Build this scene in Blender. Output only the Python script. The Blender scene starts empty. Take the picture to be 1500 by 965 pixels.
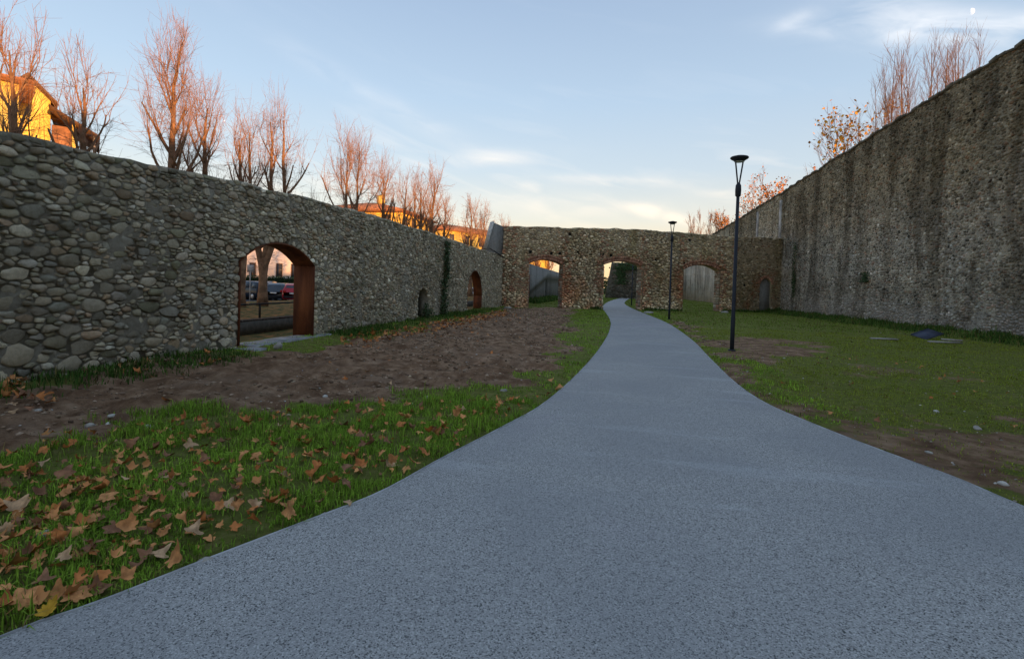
import bpy, bmesh, math, random
import numpy as np
from mathutils import Vector, Matrix
from mathutils.geometry import delaunay_2d_cdt, tessellate_polygon

random.seed(7)
RNG = np.random.default_rng(11)
R = math.radians
SC = bpy.context.scene
COL = SC.collection

# ------------------------------------------------------------------ camera
F = 750.0                                   # focal length in pixels of the 1500 px wide photograph
YAW, PITCH, ROLL, CAMZ = math.atan(170/750), math.atan(17/750), 0.03, 1.6
AX = Vector((-math.sin(YAW)*math.cos(PITCH), math.cos(YAW)*math.cos(PITCH), -math.sin(PITCH)))
r0 = Vector((math.cos(YAW), math.sin(YAW), 0)); u0 = r0.cross(AX)
CR = math.cos(ROLL)*r0 + math.sin(ROLL)*u0
CU = math.cos(ROLL)*u0 - math.sin(ROLL)*r0
CAM = Vector((0, 0, CAMZ))
cd = bpy.data.cameras.new('camera'); cam = bpy.data.objects.new('camera', cd); COL.objects.link(cam)
cd.sensor_width = 36; cd.lens = 36*F/1500; cd.shift_y = -(482.5-434)/1500
cd.clip_start = 0.05; cd.clip_end = 6000
cam.matrix_world = Matrix(((CR.x, CU.x, -AX.x, 0), (CR.y, CU.y, -AX.y, 0), (CR.z, CU.z, -AX.z, CAMZ), (0, 0, 0, 1)))
SC.camera = cam
SC.render.resolution_x, SC.render.resolution_y = 1024, 658

def ray(px, py):
    return CR*((px-750)/F) - CU*((py-434)/F) + AX
def onground(px, py, z=0.0):                # where a sight line meets a level plane
    d = ray(px, py); t = (z-CAMZ)/d.z
    return Vector((d.x*t, d.y*t, z))
def atdepth(px, py, Z):
    return CAM + ray(px, py)*Z

# ------------------------------------------------------------------ light
SUN_AZ, SUN_EL = R(122), R(8.5)             # azimuth clockwise from +Y
sund = Vector((math.sin(SUN_AZ)*math.cos(SUN_EL), math.cos(SUN_AZ)*math.cos(SUN_EL), math.sin(SUN_EL)))
sl = bpy.data.lights.new('sun', 'SUN'); so = bpy.data.objects.new('sun', sl); COL.objects.link(so)
sl.energy = 5.0; sl.angle = R(0.6); sl.color = (1.0, 0.47, 0.16)
so.rotation_euler = sund.to_track_quat('Z', 'Y').to_euler()
so.location = (60, -40, 40)

W = bpy.data.worlds.new('World'); SC.world = W; W.use_nodes = True
def world():
    nt = W.node_tree; nt.nodes.clear(); N = nt.nodes.new; L = nt.links.new
    def m(op, a, b=None, c=None):
        n = N('ShaderNodeMath'); n.operation = op
        for i, v in enumerate((a, b, c)):
            if v is None: continue
            if isinstance(v, (int, float)): n.inputs[i].default_value = v
            else: L(v, n.inputs[i])
        return n.outputs[0]
    def mix(f, a, b):
        n = N('ShaderNodeMix'); n.data_type = 'RGBA'
        for s, v in ((0, f), (6, a), (7, b)):
            if isinstance(v, (int, float)): n.inputs[s].default_value = v
            elif isinstance(v, tuple): n.inputs[s].default_value = (*v, 1)
            else: L(v, n.inputs[s])
        return n.outputs[2]
    out = N('ShaderNodeOutputWorld'); bg = N('ShaderNodeBackground'); L(bg.outputs[0], out.inputs[0])
    sk = N('ShaderNodeTexSky'); sk.sky_type = 'NISHITA'; sk.sun_disc = False
    sk.sun_elevation = SUN_EL; sk.sun_rotation = SUN_AZ
    sk.air_density = 1.0; sk.dust_density = 0.6; sk.ozone_density = 1.5
    tc = N('ShaderNodeTexCoord'); sp = N('ShaderNodeSeparateXYZ'); L(tc.outputs['Generated'], sp.inputs[0])
    x, y, z = sp.outputs
    az = m('ARCTAN2', x, y); el = m('ARCSINE', z)
    # clear winter evening air: pale cream at the horizon rising to soft blue
    rp = N('ShaderNodeValToRGB'); L(m('MULTIPLY', el, 1/1.2), rp.inputs[0])
    cr = rp.color_ramp
    stops = [(0.0, (.78, .50, .25)), (.065, (.74, .57, .36)), (.105, (.58, .545, .47)), (.18, (.435, .495, .545)), (.28, (.355, .45, .56)), (.44, (.268, .352, .485)), (1.0, (.29, .385, .52))]
    while len(cr.elements) < len(stops): cr.elements.new(.5)
    for e, (p, c) in zip(cr.elements, stops): e.position = p; e.color = (*c, 1)
    sc_ = N('ShaderNodeVectorMath'); sc_.operation = 'SCALE'; L(rp.outputs[0], sc_.inputs[0]); sc_.inputs[3].default_value = SKYSCALE
    base = mix(SKYMIX, sk.outputs[0], sc_.outputs[0])
    # cirrus
    cv = N('ShaderNodeCombineXYZ'); L(m('MULTIPLY', az, 2.2), cv.inputs[0]); L(m('MULTIPLY', m('ADD', el, m('MULTIPLY', az, .22)), 13), cv.inputs[1])
    nz = N('ShaderNodeTexNoise'); L(cv.outputs[0], nz.inputs[0]); nz.inputs['Scale'].default_value = 1.6; nz.inputs['Detail'].default_value = 7; nz.inputs['Distortion'].default_value = .7
    n = nz.outputs[0]
    cv2 = N('ShaderNodeCombineXYZ'); L(m('MULTIPLY', az, 7), cv2.inputs[0]); L(m('MULTIPLY', m('ADD', el, m('MULTIPLY', az, .15)), 22), cv2.inputs[1])
    nz2 = N('ShaderNodeTexNoise'); L(cv2.outputs[0], nz2.inputs[0]); nz2.inputs['Scale'].default_value = 1.4; nz2.inputs['Detail'].default_value = 8; nz2.inputs['Distortion'].default_value = .5
    n2 = nz2.outputs[0]
    low = m('SUBTRACT', 1, m('MULTIPLY', m('ABSOLUTE', m('SUBTRACT', el, .16)), 4.0)); low = m('MAXIMUM', low, .12)
    cover = m('MULTIPLY', m('MAXIMUM', m('MULTIPLY', m('SUBTRACT', n, .55), 1.7), 0), low)
    # the banks of thin cloud one can point to: (px, py, half width, half height, slope, strength)
    for px, py, ha, he, rot, st in [(1405, 45, .17, .020, -.24, .95), (1310, 12, .08, .026, -.45, .5), (690, 234, .13, .013, .10, .36), (590, 165, .22, .018, -.38, .22),
                                    (965, 313, .055, .012, -.25, .8), (1065, 285, .05, .010, -.15, .6), (900, 265, .12, .009, -.05, .35), (1165, 28, .03, .010, .2, .3), (800, 300, .22, .02, -.03, .28)]:
        d = ray(px, py).normalized(); a0, e0 = math.atan2(d.x, d.y), math.asin(d.z)
        da = m('SUBTRACT', az, a0); de = m('SUBTRACT', el, e0)
        de = m('SUBTRACT', de, m('MULTIPLY', da, rot))
        q = m('ADD', m('POWER', m('ABSOLUTE', m('DIVIDE', da, ha)), 2.0), m('POWER', m('ABSOLUTE', m('DIVIDE', de, he)), 2.0))
        g = m('POWER', 2.718, m('MULTIPLY', q, -1))
        w = m('MULTIPLY', m('MULTIPLY', g, st), m('MAXIMUM', m('MULTIPLY', m('SUBTRACT', n2, .30), 3.0), 0))
        cover = m('ADD', cover, w)
    cover = m('MINIMUM', cover, .85)
    cl = N('ShaderNodeValToRGB'); L(m('MULTIPLY', el, 1.6), cl.inputs[0])
    cl.color_ramp.elements[0].color = (1.0*SKYSCALE, .80*SKYSCALE, .58*SKYSCALE, 1); cl.color_ramp.elements[0].position = .1
    cl.color_ramp.elements[1].color = (.62*SKYSCALE, .64*SKYSCALE, .67*SKYSCALE, 1); cl.color_ramp.elements[1].position = .6
    L(mix(cover, base, cl.outputs[0]), bg.inputs[0])
    bg.inputs[1].default_value = 0.12
SKYSCALE, SKYMIX = 7.6, 0.8
world()
vs = SC.view_settings; vs.view_transform = 'Standard'; vs.look = 'None'; vs.exposure = 0.84; vs.gamma = 1.0
SC.display_settings.display_device = 'sRGB'
SC.cycles.max_bounces = 5; SC.cycles.diffuse_bounces = 3; SC.cycles.transparent_max_bounces = 8

# ------------------------------------------------------------------ helpers
def hash2(ix, iy, seed):
    h = (ix.astype(np.int64)*374761393 + iy.astype(np.int64)*668265263 + seed*974634413) & 0xffffffff
    h = ((h ^ (h >> 13))*1274126177) & 0xffffffff
    return ((h ^ (h >> 16)) & 0xffff)/65535.0
def vnoise(x, y, seed=0):
    x = np.asarray(x, float); y = np.asarray(y, float)
    ix, iy = np.floor(x), np.floor(y); fx, fy = x-ix, y-iy
    fx = fx*fx*(3-2*fx); fy = fy*fy*(3-2*fy)
    a, b, c, d = hash2(ix, iy, seed), hash2(ix+1, iy, seed), hash2(ix, iy+1, seed), hash2(ix+1, iy+1, seed)
    return (a*(1-fx)+b*fx)*(1-fy) + (c*(1-fx)+d*fx)*fy
def fbm(x, y, seed=0, o=4):
    s = 0; a = .5
    for i in range(o):
        s = s + a*vnoise(np.asarray(x)*2**i, np.asarray(y)*2**i, seed+i); a *= .5
    return s/(1-.5**o)
def smooth(a, b, x):
    t = np.clip((x-a)/(b-a), 0, 1); return t*t*(3-2*t)
def inpoly(P, poly):
    x, y = P[:, 0], P[:, 1]; ins = np.zeros(len(P), bool); n = len(poly)
    for i in range(n):
        x1, y1 = poly[i]; x2, y2 = poly[(i+1) % n]
        if y1 == y2: continue
        c = (y1 > y) != (y2 > y)
        ins ^= c & (x < (x2-x1)*(y-y1)/(y2-y1)+x1)
    return ins
def segdist(P, pl, closed=False):
    d = np.full(len(P), 1e9); n = len(pl)
    for i in range(n if closed else n-1):
        a = np.array(pl[i][:2], float); b = np.array(pl[(i+1) % n][:2], float); ab = b-a
        t = np.clip(((P-a)@ab)/max(ab@ab, 1e-9), 0, 1)
        d = np.minimum(d, np.hypot(P[:, 0]-a[0]-t*ab[0], P[:, 1]-a[1]-t*ab[1]))
    return d
def sdf(P, poly):                            # negative inside
    return segdist(P, poly, True)*np.where(inpoly(P, poly), -1, 1)

class MB:
    """collects shapes and links them as one mesh object"""
    def __init__(s): s.v = []; s.t = []; s.q = []; s.c = []; s.n = 0; s.hascol = False
    def add(s, v, tris=None, quads=None, col=None):
        v = np.asarray(v, float).reshape(-1, 3)
        if tris is not None and len(tris): s.t.append(np.asarray(tris, np.int64).reshape(-1, 3)+s.n)
        if quads is not None and len(quads): s.q.append(np.asarray(quads, np.int64).reshape(-1, 4)+s.n)
        if col is None: s.c.append(np.ones((len(v), 3)))
        else:
            s.hascol = True; col = np.asarray(col, float)
            s.c.append(np.broadcast_to(col, (len(v), 3)) if col.ndim == 1 else col)
        s.v.append(v); s.n += len(v); return s
    def box(s, c, size, rot=None, col=None, taper=0.0):
        x, y, z = [k/2 for k in size]; t = 1-taper
        v = np.array([(-x, -y, -z), (x, -y, -z), (x, y, -z), (-x, y, -z), (-x*t, -y*t, z), (x*t, -y*t, z), (x*t, y*t, z), (-x*t, y*t, z)])
        if rot is not None: v = v@np.array(rot).T
        return s.add(v+np.array(c), None, [(0, 3, 2, 1), (4, 5, 6, 7), (0, 1, 5, 4), (1, 2, 6, 5), (2, 3, 7, 6), (3, 0, 4, 7)], col)
    def tubes(s, lines, sides=4, cap=False, col=None):
        """lines: list of (points K x 3, radii K), all with the same K"""
        by = {}
        for P, r in lines: by.setdefault(len(P), []).append((P, r))
        for K, ls in by.items():
            P = np.array([l[0] for l in ls], float); r = np.array([l[1] for l in ls], float)
            T = np.gradient(P, axis=1); T /= np.linalg.norm(T, axis=2, keepdims=True)+1e-9
            ref = np.zeros_like(T); ref[..., 0] = .31; ref[..., 1] = .87; ref[..., 2] = .12
            A = np.cross(T, ref); A /= np.linalg.norm(A, axis=2, keepdims=True)+1e-9; B = np.cross(T, A)
            th = np.arange(sides)*2*np.pi/sides
            V = P[:, :, None]+(A[:, :, None]*np.cos(th)[:, None]+B[:, :, None]*np.sin(th)[:, None])*r[:, :, None, None]
            n = len(ls); idx = np.arange(n*K*sides).reshape(n, K, sides); nx = np.roll(idx, -1, 2)
            q = np.stack([idx[:, :-1], nx[:, :-1], nx[:, 1:], idx[:, 1:]], -1).reshape(-1, 4)
            t = []
            if cap:
                for e, o in ((0, 1), (K-1, -1)):
                    for k in range(1, sides-1):
                        f = np.stack([idx[:, e, 0], idx[:, e, k+1 if o == 1 else k], idx[:, e, k if o == 1 else k+1]], -1); t.append(f)
            s.add(V.reshape(-1, 3), np.concatenate(t) if t else None, q, col)
        return s
    def lathe(s, prof, c, sides=20, col=None):
        pr = np.array(prof, float); th = np.arange(sides)*2*np.pi/sides; k = len(pr)
        V = np.stack([pr[:, None, 0]*np.cos(th), pr[:, None, 0]*np.sin(th), np.repeat(pr[:, 1:2], sides, 1)], -1).reshape(-1, 3)+np.array(c)
        idx = np.arange(k*sides).reshape(k, sides); nx = np.roll(idx, -1, 1)
        return s.add(V, None, np.stack([idx[:-1], nx[:-1], nx[1:], idx[1:]], -1).reshape(-1, 4), col)
    def prism(s, poly, f, d0, d1, col=None):
        """2-D outline poly, mapped by f(a, b, d), from depth d0 to d1"""
        n = len(poly)
        V = [f(a, b, d0) for a, b in poly]+[f(a, b, d1) for a, b in poly]
        tr = tessellate_polygon([[Vector((a, b, 0)) for a, b in poly]])
        t = [tuple(k) for k in tr]+[(k[0]+n, k[2]+n, k[1]+n) for k in tr]
        q = [(i, i+n, (i+1) % n+n, (i+1) % n) for i in range(n)]
        return s.add(V, t, q, col)
    def build(s, name, mat, parent=None, kind=None, smooth=False, loc=None):
        V = np.concatenate(s.v) if s.v else np.zeros((0, 3))
        off = np.zeros(3)
        if parent is not None: off = np.array(worldloc(parent))
        o_loc = np.array(loc) if loc is not None else (off if parent is not None else np.zeros(3))
        V = V-o_loc
        me = bpy.data.meshes.new(name); me.vertices.add(len(V)); me.vertices.foreach_set('co', V.astype(np.float32).ravel())
        t = np.concatenate(s.t) if s.t else np.zeros((0, 3), int); q = np.concatenate(s.q) if s.q else np.zeros((0, 4), int)
        me.loops.add(t.size+q.size); me.loops.foreach_set('vertex_index', np.concatenate([t.ravel(), q.ravel()]).astype(np.int32))
        me.polygons.add(len(t)+len(q))
        me.polygons.foreach_set('loop_start', np.concatenate([np.arange(len(t))*3, len(t)*3+np.arange(len(q))*4]).astype(np.int32))
        if s.hascol:
            at = me.attributes.new('tone', 'FLOAT_COLOR', 'POINT')
            c = np.concatenate(s.c); at.data.foreach_set('color', np.concatenate([c, np.ones((len(c), 1))], 1).astype(np.float32).ravel())
        me.update(calc_edges=True); me.validate()
        if smooth: me.polygons.foreach_set('use_smooth', np.ones(len(me.polygons), bool))
        me.materials.append(mat)
        o = bpy.data.objects.new(name, me); COL.objects.link(o)
        if parent is not None: o.parent = parent
        o.location = o_loc-off if parent is not None else o_loc
        if kind: o['kind'] = kind
        return o

def worldloc(o):
    v = Vector(o.location)
    while o.parent is not None: o = o.parent; v += o.location
    return v
def tag(o, label, cat, group=None, kind=None):
    if label: o['label'] = label
    if cat: o['category'] = cat
    if group: o['group'] = group
    if kind: o['kind'] = kind
    return o
def thing(name, label, cat, loc, group=None):
    o = bpy.data.objects.new(name, None); COL.objects.link(o); o.location = loc; o.empty_display_size = .2
    return tag(o, label, cat, group)
def copy_tree(o, loc, parent=None):
    c = o.copy(); COL.objects.link(c)
    if parent is not None: c.parent = parent
    else: c.location = loc
    for ch in [k for k in bpy.data.objects if k.parent == o]: copy_tree(ch, None, c)
    return c
def rotz(a):
    c, s_ = math.cos(a), math.sin(a); return np.array([(c, -s_, 0), (s_, c, 0), (0, 0, 1)])

# ------------------------------------------------------------------ materials
class NB:
    """small node builder"""
    def __init__(s, name):
        s.m = bpy.data.materials.new(name); s.m.use_nodes = True; s.nt = s.m.node_tree; s.nt.nodes.clear()
        s.out = s.N('ShaderNodeOutputMaterial'); s.b = s.N('ShaderNodeBsdfPrincipled'); s.L(s.b.outputs[0], s.out.inputs[0])
        s.b.inputs['Specular IOR Level'].default_value = .10
        s.pos = s.N('ShaderNodeNewGeometry').outputs['Position']
    def N(s, t): return s.nt.nodes.new(t)
    def L(s, a, b): s.nt.links.new(a, b)
    def put(s, sock, v):
        if isinstance(v, (int, float)): sock.default_value = v
        elif isinstance(v, tuple): sock.default_value = (*v, 1) if len(sock.default_value) == 4 else v
        else: s.L(v, sock)
    def attr(s, n='tone'):
        a = s.N('ShaderNodeAttribute'); a.attribute_name = n; return a
    def scale(s, vec):
        n = s.N('ShaderNodeVectorMath'); n.operation = 'MULTIPLY'; s.L(s.pos, n.inputs[0]); n.inputs[1].default_value = vec; return n.outputs[0]
    def noise(s, sc, det=4, vec=None, rough=.55, dist=0):
        n = s.N('ShaderNodeTexNoise'); s.L(vec if vec is not None else s.pos, n.inputs[0])
        n.inputs['Scale'].default_value = sc; n.inputs['Detail'].default_value = det; n.inputs['Roughness'].default_value = rough; n.inputs['Distortion'].default_value = dist
        return n.outputs[0]
    def voro(s, sc, vec=None, out='Color', feat='F1'):
        n = s.N('ShaderNodeTexVoronoi'); s.L(vec if vec is not None else s.pos, n.inputs['Vector']); n.inputs['Scale'].default_value = sc; n.feature = feat
        return n.outputs[out]
    def math(s, op, a, b=0.0, clamp=False):
        n = s.N('ShaderNodeMath'); n.operation = op; n.use_clamp = clamp; s.put(n.inputs[0], a); s.put(n.inputs[1], b); return n.outputs[0]
    def step(s, v, a, b, lo=0.0, hi=1.0):
        n = s.N('ShaderNodeMapRange'); n.interpolation_type = 'SMOOTHSTEP'; s.put(n.inputs[0], v)
        for i, k in enumerate((a, b, lo, hi)): n.inputs[i+1].default_value = k
        return n.outputs[0]
    def mix(s, f, a, b, mode='MIX'):
        n = s.N('ShaderNodeMix'); n.data_type = 'RGBA'; n.blend_type = mode; s.put(n.inputs[0], f); s.put(n.inputs[6], a); s.put(n.inputs[7], b); return n.outputs[2]
    def ramp(s, v, stops, const=False):
        n = s.N('ShaderNodeValToRGB'); s.L(v, n.inputs[0]); cr = n.color_ramp
        if const: cr.interpolation = 'CONSTANT'
        while len(cr.elements) < len(stops): cr.elements.new(.5)
        for e, (p, c) in zip(cr.elements, stops): e.position = p; e.color = (*c, 1)
        return n.outputs[0]
    def sepz(s):
        n = s.N('ShaderNodeSeparateXYZ'); s.L(s.pos, n.inputs[0]); return n.outputs
    def bump(s, h, strength=.5, dist=.02):
        n = s.N('ShaderNodeBump'); n.inputs['Strength'].default_value = strength; n.inputs['Distance'].default_value = dist; s.L(h, n.inputs['Height'])
        s.L(n.outputs[0], s.b.inputs['Normal'])
    def done(s, col, rough=.9, metal=0.0):
        s.put(s.b.inputs['Base Color'], col); s.put(s.b.inputs['Roughness'], rough); s.b.inputs['Metallic'].default_value = metal; return s.m

def plain(name, col, rough=.8, var=.25, sc=6, bsc=60, bst=.25, bd=.01, metal=0.0, attr=False):
    n = NB(name); k = n.noise(sc, 5)
    c = n.attr().outputs[0] if attr else col
    v = n.step(k, .25, .75, 1-var, 1+var)
    g = n.N('ShaderNodeCombineXYZ')
    for i in range(3): n.L(v, g.inputs[i])
    c = n.mix(1.0, c, g.outputs[0], 'MULTIPLY')
    if bst: n.bump(n.noise(bsc, 4), bst, bd)
    return n.done(c, rough, metal)

def wallmat(name, mode, mortar=None):
    """weathered masonry: per-stone tone, grain, and the stains each wall carries"""
    n = NB(name)
    c = n.attr().outputs[0] if mortar is None else mortar
    c = n.mix(n.step(n.noise(7, 9, rough=.75, dist=.4), .40, .66, 0, .6), c, n.mix(1.0, c, (.60, .58, .53), 'MULTIPLY'))
    c = n.mix(n.step(n.noise(16, 8, rough=.8), .56, .66, 0, .4), c, n.mix(1.0, c, (1.7, 1.62, 1.45), 'MULTIPLY'))
    c = n.mix(n.step(n.noise(38, 3), .5, .75, 0, .35), c, (.42, .395, .34))
    st = n.noise(1.0, 6, n.scale((.75, .75, .11)), rough=.65, dist=.5)
    z = n.sepz()[2]
    if mode == 'fortress':
        dark = n.step(st, .44, .60, 0, .8)
        c = n.mix(dark, c, n.mix(1.0, c, (.42, .40, .37), 'MULTIPLY'))
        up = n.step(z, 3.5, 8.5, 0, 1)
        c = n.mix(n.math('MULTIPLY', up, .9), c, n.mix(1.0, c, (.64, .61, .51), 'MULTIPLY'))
        c = n.mix(n.step(n.noise(.7, 7, rough=.7), .42, .62, 0, .5), c, n.mix(1.0, c, (1.5, 1.42, 1.3), 'MULTIPLY'))
        blot = n.step(n.noise(1.3, 8, rough=.72, dist=.3), .50, .64, 0, .62)
        c = n.mix(blot, c, n.mix(1.0, c, (.42, .40, .36), 'MULTIPLY'))
        white = n.step(n.noise(1.0, 6, n.scale((1.3, 1.3, .12)), dist=.9), .60, .76, 0, .32)
        c = n.mix(white, c, (.46, .43, .40))
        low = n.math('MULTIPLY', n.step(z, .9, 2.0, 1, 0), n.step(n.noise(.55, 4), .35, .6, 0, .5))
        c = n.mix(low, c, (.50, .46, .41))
    elif mode == 'cross':
        red = n.math('MULTIPLY', n.step(n.noise(.5, 4, dist=.6), .48, .66, 0, .55), n.step(z, 4.5, 2.0, 0, 1))
        c = n.mix(red, c, n.mix(1.0, c, (1.1, .62, .46), 'MULTIPLY'))
        moss = n.step(n.noise(.8, 5, n.scale((1, 1, .3))), .5, .68, 0, .5)
        c = n.mix(moss, c, n.mix(1.0, c, (.55, .56, .36), 'MULTIPLY'))
    elif mode == 'rubble':
        dk = n.step(n.noise(.45, 5, dist=.5), .45, .68, 0, .5)
        c = n.mix(dk, c, n.mix(1.0, c, (.55, .56, .55), 'MULTIPLY'))
        pale = n.step(n.noise(.8, 5, n.scale((1, 1, .25))), .58, .74, 0, .4)
        c = n.mix(pale, c, (.42, .395, .34))
    elif mode == 'render':
        dark = n.step(n.noise(1.0, 5, n.scale((1.0, 1.0, .06)), dist=.3), .5, .66, 0, .6)
        c = n.mix(dark, c, (.12, .115, .10))
    n.bump(n.noise(24, 10, rough=.85), 1.0, .045 if mortar is None else .09)
    return n.done(c, .93)

# ------------------------------------------------------------------ ground, soil, path
PATH_L = [(-260, 1075), (0, 938), (150, 884), (290, 828), (450, 766), (560, 722), (650, 672), (740, 625), (800, 590), (850, 545), (878, 512), (892, 488), (895, 472), (890, 461), (884, 453), (885, 446.5), (893, 441.5), (904, 438.0), (912, 436.2)]
PATH_R = [(1900, 905), (1500, 745), (1400, 702), (1300, 665), (1200, 626), (1120, 591), (1075, 560), (1040, 526), (1010, 496), (976, 473), (945, 460), (926, 452), (917, 447), (914.5, 443.5), (917, 440.5), (921, 438.0), (926, 436.2)]
def spline(P, n):
    P = np.array([p[:2] for p in P], float); d = np.r_[0, np.cumsum(np.hypot(*np.diff(P, axis=0).T)**.5)]
    t = np.linspace(0, d[-1], n); out = []
    for q in t:                               # Catmull-Rom through the edge points
        i = min(max(np.searchsorted(d, q)-1, 0), len(P)-2); u = (q-d[i])/(d[i+1]-d[i])
        p0, p1, p2, p3 = P[max(i-1, 0)], P[i], P[i+1], P[min(i+2, len(P)-1)]
        out.append(.5*(2*p1+(p2-p0)*u+(2*p0-5*p1+4*p2-p3)*u*u+(3*p1-p0-3*p2+p3)*u**3))
    return np.array(out)
NP_ = 150
pl_ = spline([onground(*p) for p in PATH_L], NP_); pr_ = spline([onground(*p) for p in PATH_R], NP_)
pl_ = np.concatenate([[(-6.2, -7)], pl_]); pr_ = np.concatenate([[(8.5, -7)], pr_])
PATHPOLY = [tuple(p) for p in pl_]+[tuple(p) for p in pr_[::-1]]

def gpoly(px): return [tuple(onground(*p)[:2]) for p in px]
SOIL = [gpoly([(-300, 640), (-60, 580), (60, 566), (160, 548), (240, 530), (330, 523), (430, 512), (520, 500), (620, 480), (690, 466), (745, 452), (800, 449.5), (835, 452), (838, 468), (822, 500), (795, 530), (760, 560), (690, 572), (620, 578), (575, 592), (520, 586), (430, 592), (380, 600), (300, 602), (250, 622), (200, 640), (120, 652), (40, 668), (-60, 690), (-260, 760)]),
        gpoly([(1035, 500), (1100, 494), (1175, 500), (1200, 517), (1150, 530), (1090, 533), (1050, 528)]),
        gpoly([(1225, 545), (1300, 533), (1370, 545), (1350, 562), (1280, 566)]),
        gpoly([(1085, 565), (1180, 600), (1300, 622), (1420, 612), (1560, 622), (1700, 720), (1540, 775), (1500, 745), (1300, 666), (1120, 592)]),
        gpoly([(985, 474), (1012, 495), (1045, 527), (1080, 562), (1100, 560), (1065, 525), (1028, 494), (1000, 472)])]
def soilmask(P):
    m = np.zeros(len(P)); d = np.hypot(P[:, 0], P[:, 1])
    nz = fbm(P[:, 0]*1.6, P[:, 1]*1.6, 5, 4)-.5; nz2 = fbm(P[:, 0]*.5, P[:, 1]*.5, 9, 3)-.5
    for i, poly in enumerate(SOIL):
        w = .42 if i == 0 else .6
        k = smooth(w, -w, sdf(P, poly)+nz*(2.3 if i == 0 else 3.6)+nz2*.6)
        m = np.maximum(m, k*(1.0 if i == 0 else (.62 if i == 3 else .5 if i == 2 else .72)))
    return m
LW_A, LW_D = np.array([-7.85+.0216*6, -6.0]), np.array([-.0216, 1.0])/np.hypot(.0216, 1)
def lwx(y): return -7.85-.0216*y
def rwx(y): return 14.5-.1126*(y-22.9)
def groundz(P):
    x, y = P[:, 0], P[:, 1]
    far = smooth(30, 8, np.hypot(x, y))
    z = (fbm(x*.5, y*.5, 21, 3)-.5)*.10*smooth(0, 3, np.abs(segdist(P, PATHPOLY, True)))
    s = soilmask(P)*smooth(0, 1.5, -x+2)
    rut = (fbm(x*2.2+y*.5, y*3.0-x*.6, 31, 4)-.5)*.22+(fbm(x*7, y*7, 33, 3)-.5)*.10
    z += s*rut*(.5+.5*far)+(1-s)*(fbm(x*5, y*5, 35, 3)-.5)*.03
    d = sdf(P, PATHPOLY)
    z = z*smooth(.05, .7, d)
    z = np.where(d < .02, -.06, z-.0*d)
    z += .10*smooth(1.2, 0, np.abs(x-lwx(y)))*(d > 1)+.18*smooth(1.6, 0, np.abs(x-rwx(y)))*(d > 1)
    return z

ys = np.concatenate([np.arange(-7, 2, .25), np.arange(2, 10, .055), np.arange(10, 20, .12), np.arange(20, 46, .3), np.arange(46, 120, 1.5)])
xs = np.concatenate([np.arange(-9.2, -1, .07), np.arange(-1, 3, .12), np.arange(3, 15.0, .14), np.arange(15, 19.1, .5)])
GX, GY = np.meshgrid(xs, ys); GP = np.stack([GX.ravel(), GY.ravel()], 1)
GZ = groundz(GP); GS = soilmask(GP); GD = sdf(GP, PATHPOLY)
def gridfaces(ny, nx):
    i = np.arange(ny*nx).reshape(ny, nx); return np.stack([i[:-1, :-1], i[:-1, 1:], i[1:, 1:], i[1:, :-1]], -1).reshape(-1, 4)
n = NB('lawn_soil')
a = n.attr(); sp = n.N('ShaderNodeSeparateColor'); n.L(a.outputs[0], sp.inputs[0])
mud = n.ramp(n.noise(2.6, 8, rough=.68, dist=.3), [(.30, (.10, .054, .030)), (.47, (.22, .128, .074)), (.6, (.36, .23, .142)), (.76, (.49, .345, .23))])
mud = n.mix(n.step(n.noise(1.1, 3), .52, .7, 0, .45), mud, (.29, .20, .138))
mud = n.mix(n.step(n.noise(90, 2), .68, .74, 0, .8), mud, (.42, .38, .33))
turf = n.ramp(n.noise(7, 7, rough=.7), [(.28, (.085, .09, .022)), (.5, (.16, .18, .036)), (.72, (.28, .23, .09))])
turf = n.mix(n.step(n.noise(.6, 3), .4, .7, 0, .5), turf, (.155, .175, .036))
v = n.math('ADD', sp.outputs[0], n.math('MULTIPLY', n.math('SUBTRACT', n.noise(6, 5), .5), .7))
c = n.mix(n.step(v, .35, .62), turf, mud)
n.bump(n.noise(22, 9, rough=.78), 1.0, .06)
M_LAWN = n.done(c, .95)
mb = MB(); mb.add(np.c_[GP, GZ], None, gridfaces(len(ys), len(xs)), np.repeat(GS[:, None], 3, 1))
tag(mb.build('lawn', M_LAWN, None, 'structure', True), None, None)

n = NB('path_aggregate')
chips = n.voro(165)
cs = n.N('ShaderNodeSeparateColor'); n.L(chips, cs.inputs[0])
c = n.ramp(cs.outputs[0], [(0, (.04, .04, .04)), (.11, (.17, .166, .16)), (.20, (.285, .28, .27)), (.50, (.335, .33, .318)), (.76, (.395, .39, .376)), (.92, (.50, .49, .475))], True)
c = n.mix(n.step(n.noise(260, 2), .5, .8, 0, .25), c, (.14, .14, .15))
c = n.mix(n.step(n.noise(.55, 6, dist=.4), .36, .66, 0, .42), c, (.20, .205, .215))
c = n.mix(n.step(n.noise(.35, 4, dist=.8), .56, .70, 0, .22), c, (.30, .255, .32))
c = n.mix(n.step(n.noise(1.0, 4, n.scale((.25, 1.6, 1))), .58, .66, 0, .13), c, (.55, .57, .60))
c = n.mix(n.step(n.noise(3.0, 6), .62, .8, 0, .2), c, (.20, .185, .17))
n.bump(n.voro(95, out='Distance'), .35, .006)
n.b.inputs['Specular IOR Level'].default_value = .35
M_PATH = n.done(c, .75)
K = 10; t = np.linspace(0, 1, K)
V = pl_[:, None]*(1-t)[None, :, None]+pr_[:, None]*t[None, :, None]
Z = .012+.05*(t*(1-t))[None, :].repeat(len(pl_), 0)
mb = MB(); V3 = np.concatenate([V, Z[..., None]], -1)
mb.add(V3.reshape(-1, 3), None, gridfaces(len(pl_), K)[:, ::-1])
path = mb.build('path', M_PATH, None, 'structure', True)
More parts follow.
